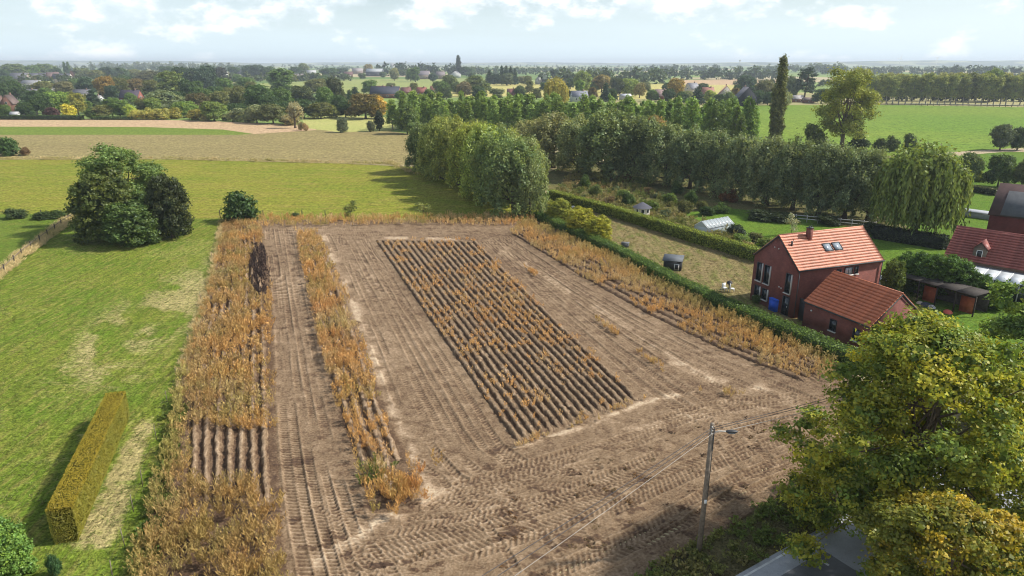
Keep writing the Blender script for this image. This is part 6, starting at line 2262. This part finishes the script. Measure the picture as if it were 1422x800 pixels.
# ------------------------------------------------------------------ far houses
def far_house(x, yb, wpx, hpx, yaw, wall, roofc, label, he_f=.55, depth=.7, wins=2, chim=True, name='village_house', cat='house', group='village houses'):
    """gabled house seen at px, width and height in px"""
    b = G(x, yb)
    m = mpp(b)
    l = wpx * m; hr = hpx * m; he = hr * he_f; w = l * depth
    o = empty(name, (b[0], b[1], 0), yaw)
    tag(o, label, cat, group)
    wall = tuple(.8 * v for v in wall); roofc = tuple(.72 * v for v in roofc)
    V, F = prism(l, w, he, hr)
    V = V - np.array([l / 2, w / 2, 0])
    link('wall', mesh_('far_wall', V, F, OBJ_WALL), o, None, wall)
    rf_ = None
    for sg in (0, 1):
        y0 = -w / 2 - .3 if sg == 0 else w / 2 + .3
        z0 = he - .3 * (hr - he) / (w / 2)
        V = np.array([(-l / 2 - .25, y0, z0 + .08), (l / 2 + .25, y0, z0 + .08), (l / 2 + .25, 0, hr + .08), (-l / 2 - .25, 0, hr + .08)])
        V = np.concatenate([V, V + np.array([0, 0, .16])])
        Fq = np.array([(0, 1, 2, 3), (7, 6, 5, 4), (0, 4, 5, 1), (1, 5, 6, 2), (2, 6, 7, 3), (3, 7, 4, 0)])
        rf_ = link('roof', mesh_('far_roof', V, Fq, OBJ_ROOF), o, None, roofc)
    if chim:
        V, F = box(l * .22, l * .22 + .7, -.35, .35, hr - 1., hr + 1.1)
        link('chimney', mesh_('far_chimney', V, F, BRICK_OLD), o)
    ww, wh = min(1.3, l * .14), min(1.4, he * .38)
    for i in range(wins):
        for sgn in (-1, 1):
            V, F = box(l * ((i + .5) / wins - .5) - ww / 2, l * ((i + .5) / wins - .5) + ww / 2, sgn * (w / 2 + .02) - .03, sgn * (w / 2 + .02) + .03, he * .35, he * .35 + wh)
            f_ = link('window', mesh_('far_window', V, F, WHITE), o)
            V, F = box(l * ((i + .5) / wins - .5) - ww / 2 + .12, l * ((i + .5) / wins - .5) + ww / 2 - .12, sgn * (w / 2 + .06) - .01, sgn * (w / 2 + .06) + .01, he * .35 + .12, he * .35 + wh - .12)
            link('pane', mesh_('far_pane', V, F, GLASS), f_)
    for sgn in (-1, 1):
        V, F = box(sgn * (l / 2 + .02) - .03, sgn * (l / 2 + .02) + .03, -ww / 2, ww / 2, he * .95, he * .95 + wh * .9)
        f_ = link('window', mesh_('far_window', V, F, WHITE), o)
        V, F = box(sgn * (l / 2 + .06) - .01, sgn * (l / 2 + .06) + .01, -ww / 2 + .12, ww / 2 - .12, he * .95 + .12, he * .95 + wh * .9 - .12)
        link('pane', mesh_('far_pane', V, F, GLASS), f_)
    return o


BRK = (.22, .115, .085); CRM = (.55, .5, .42); WHT = (.56, .56, .54); GRY = (.17, .165, .18); SLT = (.09, .09, .11); RED = (.36, .10, .075); ORG = (.40, .20, .13); BRN = (.19, .12, .10); PNK = (.34, .27, .23)
H = far_house
H(17, 158, 20, 25, 1.75, BRK, (.2, .14, .12), 'brick gabled house at the left end of the pink field', .55, .8)
H(40, 160, 20, 12, .1, CRM, SLT, 'small cream bungalow behind the dark round tree', .5, .5, 2)
H(22, 165, 10, 9, .1, WHT, (.5, .5, .5), 'low white garage beside the gabled brick house', .7, .6, 1, False)
H(-4, 150, 16, 16, .3, BRK, BRN, 'brown-roofed brick house cut by the left edge')
H(40, 138, 26, 13, .2, CRM, GRY, 'grey-roofed house in the lower left of the village', .5, .6, 3)
H(46, 122, 24, 10, .05, WHT, (.3, .3, .31), 'long pale flat-looking house in the village', .6, .5, 3)
H(30, 115, 26, 13, -.1, PNK, GRY, 'wide grey-roofed house left in the upper village', .45, .6, 3)
H(8, 110, 20, 12, .4, CRM, (.24, .2, .2), 'house at the upper left end of the village', .5, .7)
H(52, 112, 16, 10, .9, WHT, GRY, 'first of three terraced grey roofs in the upper village', .5, .8)
H(64, 112, 15, 10, .9, WHT, (.22, .2, .22), 'second of three terraced grey roofs in the upper village', .5, .8)
H(75, 112, 15, 11, .9, BRK, (.28, .18, .16), 'reddish terraced roof in the upper village', .5, .8)
H(88, 115, 24, 12, .0, CRM, SLT, 'long dark-roofed cream house in the upper village', .45, .5, 3)
H(107, 112, 14, 13, 1.2, BRK, (.3, .17, .12), 'orange-brown gabled house right in the upper village', .5, .8)
H(73, 126, 8, 6, 1.4, WHT, (.6, .6, .6), 'tiny white gable between the village trees', .5, .8, 1, False)
H(116, 135, 22, 10, .2, CRM, GRY, 'grey-roofed house half hidden below the dark trees', .5, .6, 2)
H(134, 142, 18, 9, -.2, WHT, (.28, .26, .26), 'pale low house behind the yellowing oval tree', .5, .6, 2)
H(184, 143, 27, 17, -.1, (.28, .1, .07), (.075, .06, .085), 'dark purple-roofed house with dormers in the middle village', .42, .6, 4)
H(264, 140, 14, 11, .3, WHT, GRY, 'white house glimpsed between dark village trees', .5, .7)
H(334, 107, 24, 10, 0, CRM, SLT, 'long low dark roof right of the dark tree belt', .4, .5, 3)
H(369, 107, 20, 9, .05, PNK, (.26, .19, .2), 'pinkish low roof beyond the middle tree belt', .45, .6, 2)
H(413, 112, 22, 9, -.1, PNK, (.22, .19, .18), 'brown-grey barn roof left of the white house', .5, .6, 2, False)
H(433, 107, 12, 9, .2, WHT, (.5, .5, .5), 'tall white house on the ridge', .7, .8, 2)
H(312, 108, 8, 10, 1.4, WHT, GRY, 'narrow white gable beside the very dark tree', .6, .8, 1)
H(484, 107, 12, 7, .2, BRK, (.17, .085, .08), 'red-brown barn at the left end of the far pasture', .5, .7, 2, False)
H(497, 103, 14, 8, .1, PNK, (.34, .3, .29), 'pale barn beside the grey hall', .5, .7, 2, False)
H(521, 106, 22, 10, .0, (.08, .085, .10), (.42, .44, .45), 'large hall with light grey metal roof', .62, .9, 2, False, 'farm_hall', 'hall')
H(556, 104, 18, 9, .1, CRM, (.33, .2, .17), 'house with reddish roof behind the hall', .5, .7)
H(546, 101, 6, 12, 0, WHT, (.4, .4, .4), 'small white chapel-like gable behind the hall', .7, .9, 1, False)
H(588, 110, 18, 11, -.1, PNK, (.21, .18, .2), 'pinkish house left of the round dark tree', .5, .7, 3)
H(612, 110, 12, 10, .0, PNK, (.24, .2, .2), 'small house right of the round dark tree', .5, .7, 2)
H(633, 108, 11, 9, 1.5, WHT, (.3, .3, .32), 'white gabled house below the narrow columnar tree', .55, 1.1, 1)
H(536, 136, 40, 15, -.12, BRK, (.055, .06, .085), 'long dark blue-roofed bungalow behind the plantation', .4, .45, 4)
H(529, 130, 14, 10, -.1, BRK, (.28, .07, .055), 'house with bright red roof behind the dark blue bungalow', .55, .7)
H(564, 132, 13, 10, .3, BRK, (.20, .09, .08), 'steep red-brown gable at the plantation edge', .4, .9)
H(586, 133, 13, 11, -.2, BRK, (.30, .105, .085), 'house with salmon red roof above the plantation', .45, .8)
H(602, 130, 8, 10, .2, PNK, (.4, .2, .14), 'narrow orange-roofed house above the plantation', .55, .9, 1)
H(710, 136, 11, 12, .1, BRK, (.22, .09, .08), 'steep red-roofed house between the poplar tops', .4, .8, 1)
H(748, 117, 8, 11, 1.5, WHT, (.2, .2, .22), 'white gable with dark verge on the gold field', .5, 1.2, 1, False)
H(760, 117, 15, 8, .05, WHT, (.22, .24, .28), 'low grey-roofed wing of the white gable', .45, .6, 2, False)
H(804, 141, 22, 14, .15, WHT, (.24, .25, .3), 'white house with slate roof behind the plantation', .5, .7, 2)
H(868, 139, 14, 8, .1, WHT, (.62, .63, .66), 'low white garage among the hamlet trees', .7, .8, 1, False)
H(848, 136, 9, 9, .3, WHT, (.5, .5, .5), 'small white building beside the pointed conifer', .6, .8, 1, False)
H(917, 139, 17, 14, .05, (.2, .08, .06), (.36, .25, .23), 'house with pinkish brown roof left of the orange tree', .42, .8, 2)
H(960, 132, 18, 16, .6, CRM, (.3, .3, .33), 'grey gabled house right of the orange tree', .5, .8, 2)
H(982, 135, 16, 13, .05, BRK, (.34, .16, .12), 'low red-roofed house behind the dark conifer', .4, .7, 2)
H(1007, 139, 18, 19, 1.35, CRM, (.42, .22, .15), 'house with steep orange-brown roof beside the crop field', .35, 1.2, 1)
H(1034, 147, 21, 25, 1.57, (.022, .025, .032), (.1, .1, .12), 'black timber gabled house at the edge of the crop field', .45, 1.2, 2)
H(1106, 142, 16, 9, .1, BRK, (.45, .42, .4), 'low pale-roofed farm building under the spreading pine', .5, .7, 2, False)
H(1122, 143, 14, 7, -.1, BRK, (.22, .16, .14), 'brown shed beside the spreading pine', .6, .7, 1, False)
H(1158, 141, 16, 8, .0, WHT, (.5, .48, .46), 'pale house behind the loose yellow-green tree', .5, .7, 2)
H(1018, 147, 8, 5, .0, (.3, .31, .33), (.4, .42, .44), 'small grey garden shed left of the black gabled house', .7, .8, 1, False, 'garden_shed', 'shed')

# low fence line under the avenue
f0, f1 = G(1232, 146), G(1422, 149)
av = empty('field_fence', tuple(f0))
tag(av, 'pale fence line along the foot of the avenue', 'fence')
for i in range(24):
    p = (f1 - f0) * (i / 23.)
    V, F = box(p[0] - .12, p[0] + .12, p[1] - .12, p[1] + .12, 0, 1.5)
    link('post', mesh_('avenue_post', V, F, WOOD), av)
V, F = tube([np.array([0, 0, 1.2]), (f1 - f0) + np.array([0, 0, 1.2])], .09, 4)
link('rail', mesh_('avenue_rail', V, F, STONE), av)


# ------------------------------------------------------------------ far woods and hills
def treeline(x0, x1, y0, y1, hpx, color, label, seed, depth=40., n=None):
    """a far wood that reads as one mass"""
    r = np.random.default_rng(seed)
    a, b = G(x0, y0), G(x1, y1)
    m = mpp(a)
    hm = hpx * m
    L_ = float(np.linalg.norm(b - a))
    k = n or int(np.clip(L_ / (hm * .36), 8, 70))
    lob = []
    for i in range(k):
        t = (i + r.uniform(0, 1)) / k
        c = (b - a) * t + np.array([r.uniform(-.5, .5) * depth * .3, r.uniform(0, 1) * depth, 0])
        h = hm * r.uniform(.65, 1.05)
        w = h * r.uniform(.35, .6)
        lob.append((c[0], c[1], h * .52, w, w, h * .5))
    V, F, A = lobe_crown(lob, k * 9, 6, hm * .19, hm * .08, seed, .8, .15, .3, .3)
    o = link('treeline', mesh_('treeline', V, F, LEAF, A), None, tuple(a), color)
    o['kind'] = 'stuff'
    tag(o, label, 'treeline')
    return o


FG = (.06, .085, .035)
TL = [(-60, 330, 101, 100, 10, FG, 'hazy wood behind the left village'), (120, 300, 97, 97, 10, (.08, .10, .045), 'pale wood on the skyline behind the village'), (-60, 480, 94.5, 94, 5, (.07, .09, .04), 'thin far treeline left of centre'),
      (515, 620, 105.5, 105.5, 17, (.028, .045, .024), 'dark wood behind the hamlet barns'), (640, 760, 103, 103, 10, FG, 'blue-green wood right of the narrow columnar tree'), (400, 640, 96, 95, 4, FG, 'low far treeline behind the barns'),
      (760, 935, 118, 117, 21, (.06, .09, .04), 'long plantation wood behind the hamlet'), (700, 900, 101, 100, 7, FG, 'far wood in the valley left of centre'), (895, 1090, 111, 111, 16, (.05, .075, .038), 'dark blue wood above the far stubble'),
      (900, 1010, 100, 100, 9, (.05, .07, .04), 'hazy wood on the distant rise'), (1070, 1180, 101, 101, 12, FG, 'domed far wood behind the pine'), (1140, 1330, 104, 104, 10, (.055, .075, .04), 'far wood behind the avenue'), (1320, 1500, 108, 108, 16, (.045, .065, .038), 'dark far wood above the right end of the avenue'),
      (560, 1000, 94, 94, 3.5, FG, 'faint treeline under the horizon at centre'), (1000, 1500, 95, 95, 4, FG, 'faint treeline under the horizon at right'), (1000, 1300, 99, 98.5, 5, FG, 'middle distance treeline right of centre'), (-100, 300, 90.5, 90.5, 2.2, FG, 'distant treeline on the left skyline'), (300, 900, 91, 91, 2., FG, 'distant treeline on the central skyline'), (900, 1500, 91.2, 91.2, 2.6, FG, 'distant treeline on the right skyline'),
      (-60, 490, 151, 151, 11, (.05, .07, .03), 'dark garden shrubbery below the front of the village'), (-60, 480, 139, 138, 11, (.05, .07, .03), 'dark shrubbery between the village gardens'), (-60, 330, 127, 126, 11, (.045, .065, .03), 'shrubbery in the middle of the village'),
      (1205, 1430, 141, 142, 12, (.04, .05, .025), 'dark understorey between the avenue trunks'), (480, 760, 99.5, 99, 4.5, FG, 'field trees right of the barns'), (760, 1100, 97, 97, 4, FG, 'hedgerow trees in the far valley'), (1090, 1440, 98, 98, 5.5, FG, 'hedgerow trees above the avenue'), (-80, 260, 97, 96.5, 4, FG, 'hedgerow trees on the left rise'), (240, 560, 98, 97.5, 4, FG, 'hedgerow trees behind the tall white house'), (600, 960, 105, 104, 5, FG, 'valley hedgerow behind the gold field'), (1030, 1240, 120, 120, 9, FG, 'garden trees behind the crop field houses'), (950, 1100, 106, 106, 7, FG, 'wooded slope above the far stubble'),
      (20, 240, 118, 117, 15, (.05, .07, .03), 'shadowy trees between the upper village gardens'), (300, 480, 114, 113, 12, (.055, .075, .032), 'garden trees below the tall white house')]
for i, (x0, x1, y0, y1, hp, c, lb) in enumerate(TL):
    d_ = G(x0, y0)[1]
    treeline(x0, x1, y0, y1, hp, c, lb, 700 + i, depth=d_ * .05)


def hill(name, x0, x1, dist, hmax, seed):
    r = np.random.default_rng(seed)
    n, m = 90, 12
    X = np.linspace((x0 - 711) / FPX * dist, (x1 - 711) / FPX * dist, n)
    V = []
    t = np.linspace(0, 1, n)
    prof = hmax * np.sin(math.pi * t) ** .7 * (.62 + .7 * (fbm(t * 7 + seed, t * 0, 4, seed) - .3))
    for j in range(m):
        f = j / (m - 1)
        s = math.sin(math.pi * f)
        for i in range(n):
            V.append((X[i], dist + (f - .5) * dist * .22, -1 + (prof[i] + 1) * s))
    V = np.array(V)
    i = np.arange(m - 1)[:, None] * n; j = np.arange(n - 1)[None]
    F = np.stack([i + j, i + j + 1, i + n + j + 1, i + n + j], -1).reshape(-1, 4)
    o = link(name, mesh_(name, V, F, HILL, None, True))
    o['kind'] = 'structure'


hill('hills', -500, 460, 7200, 62, 3)
hill('hills', 250, 1050, 8200, 42, 4)
hill('hills', 850, 1700, 6200, 48, 5)
hill('hills', -900, 200, 5200, 34, 6)
hill('hills', 1150, 1900, 7600, 66, 8)


# wind turbines and tower on the horizon
def turbine(x, d, top, label, seed):
    bx0 = (x - 711) / FPX * (d * cp + CAM_H * sp)
    o = empty('wind_turbine', (bx0, d, 0))
    tag(o, label, 'wind turbine', 'wind turbines on the horizon')
    hub = top * .68
    V, F = tube([(0, 0, 0), (0, 0, hub)], [1.5, .9], 8)
    link('mast', mesh_('mast', V, F, WHITE), o)
    V, F = box(-1.2, 1.2, -3, 3, hub, hub + 2.4)
    link('nacelle', mesh_('nacelle', V, F, WHITE), o)
    for k in range(3):
        a = seed + k * 2.094
        e = np.array([math.sin(a), 0, math.cos(a)]) * top * .32
        V, F = tube([(0, -4, hub + 1.2), np.array([0, -4, hub + 1.2]) + e], [1.2, .3], 5)
        link('blade', mesh_('blade', V, F, WHITE), o)


turbine(1248, 3600, 68, 'left wind turbine on the hazy right horizon', .3)
turbine(1299, 3900, 71, 'right wind turbine on the hazy right horizon', 1.0)
wt_d = 3600
wtw = empty('water_tower', ((1051.5 - 711 + -40) / FPX * wt_d, wt_d, 0))
tag(wtw, 'tiny water tower standing on the horizon left of the narrow poplar', 'tower')
V, F = tube([(0, 0, 0), (0, 0, 30)], [2.4, 1.8], 8)
link('shaft', mesh_('tower_shaft', V, F, STONE), wtw)
V, F = tube([(0, 0, 30), (0, 0, 33), (0, 0, 38), (0, 0, 39)], [2, 5, 5, 1], 10)
link('tank', mesh_('tower_tank', V, F, STONE), wtw)

# ------------------------------------------------------------------ air
hz = NT('haze')
pv = hz.n('VolumePrincipled')
pv.inputs['Color'].default_value = (.80, .90, 1.0, 1)
pv.inputs['Density'].default_value = .00016
pv.inputs['Anisotropy'].default_value = .1
hz.l(pv.outputs[0], hz.out.inputs['Volume'])
V, F = box(-R - 50, R + 50, -260, R + 50, -2., 84.)
ho = link('haze', mesh_('haze', V, F, hz.m))
ho['kind'] = 'stuff'
tag(ho, 'thin blue haze lying over the distant countryside', 'haze')

finish_labels()
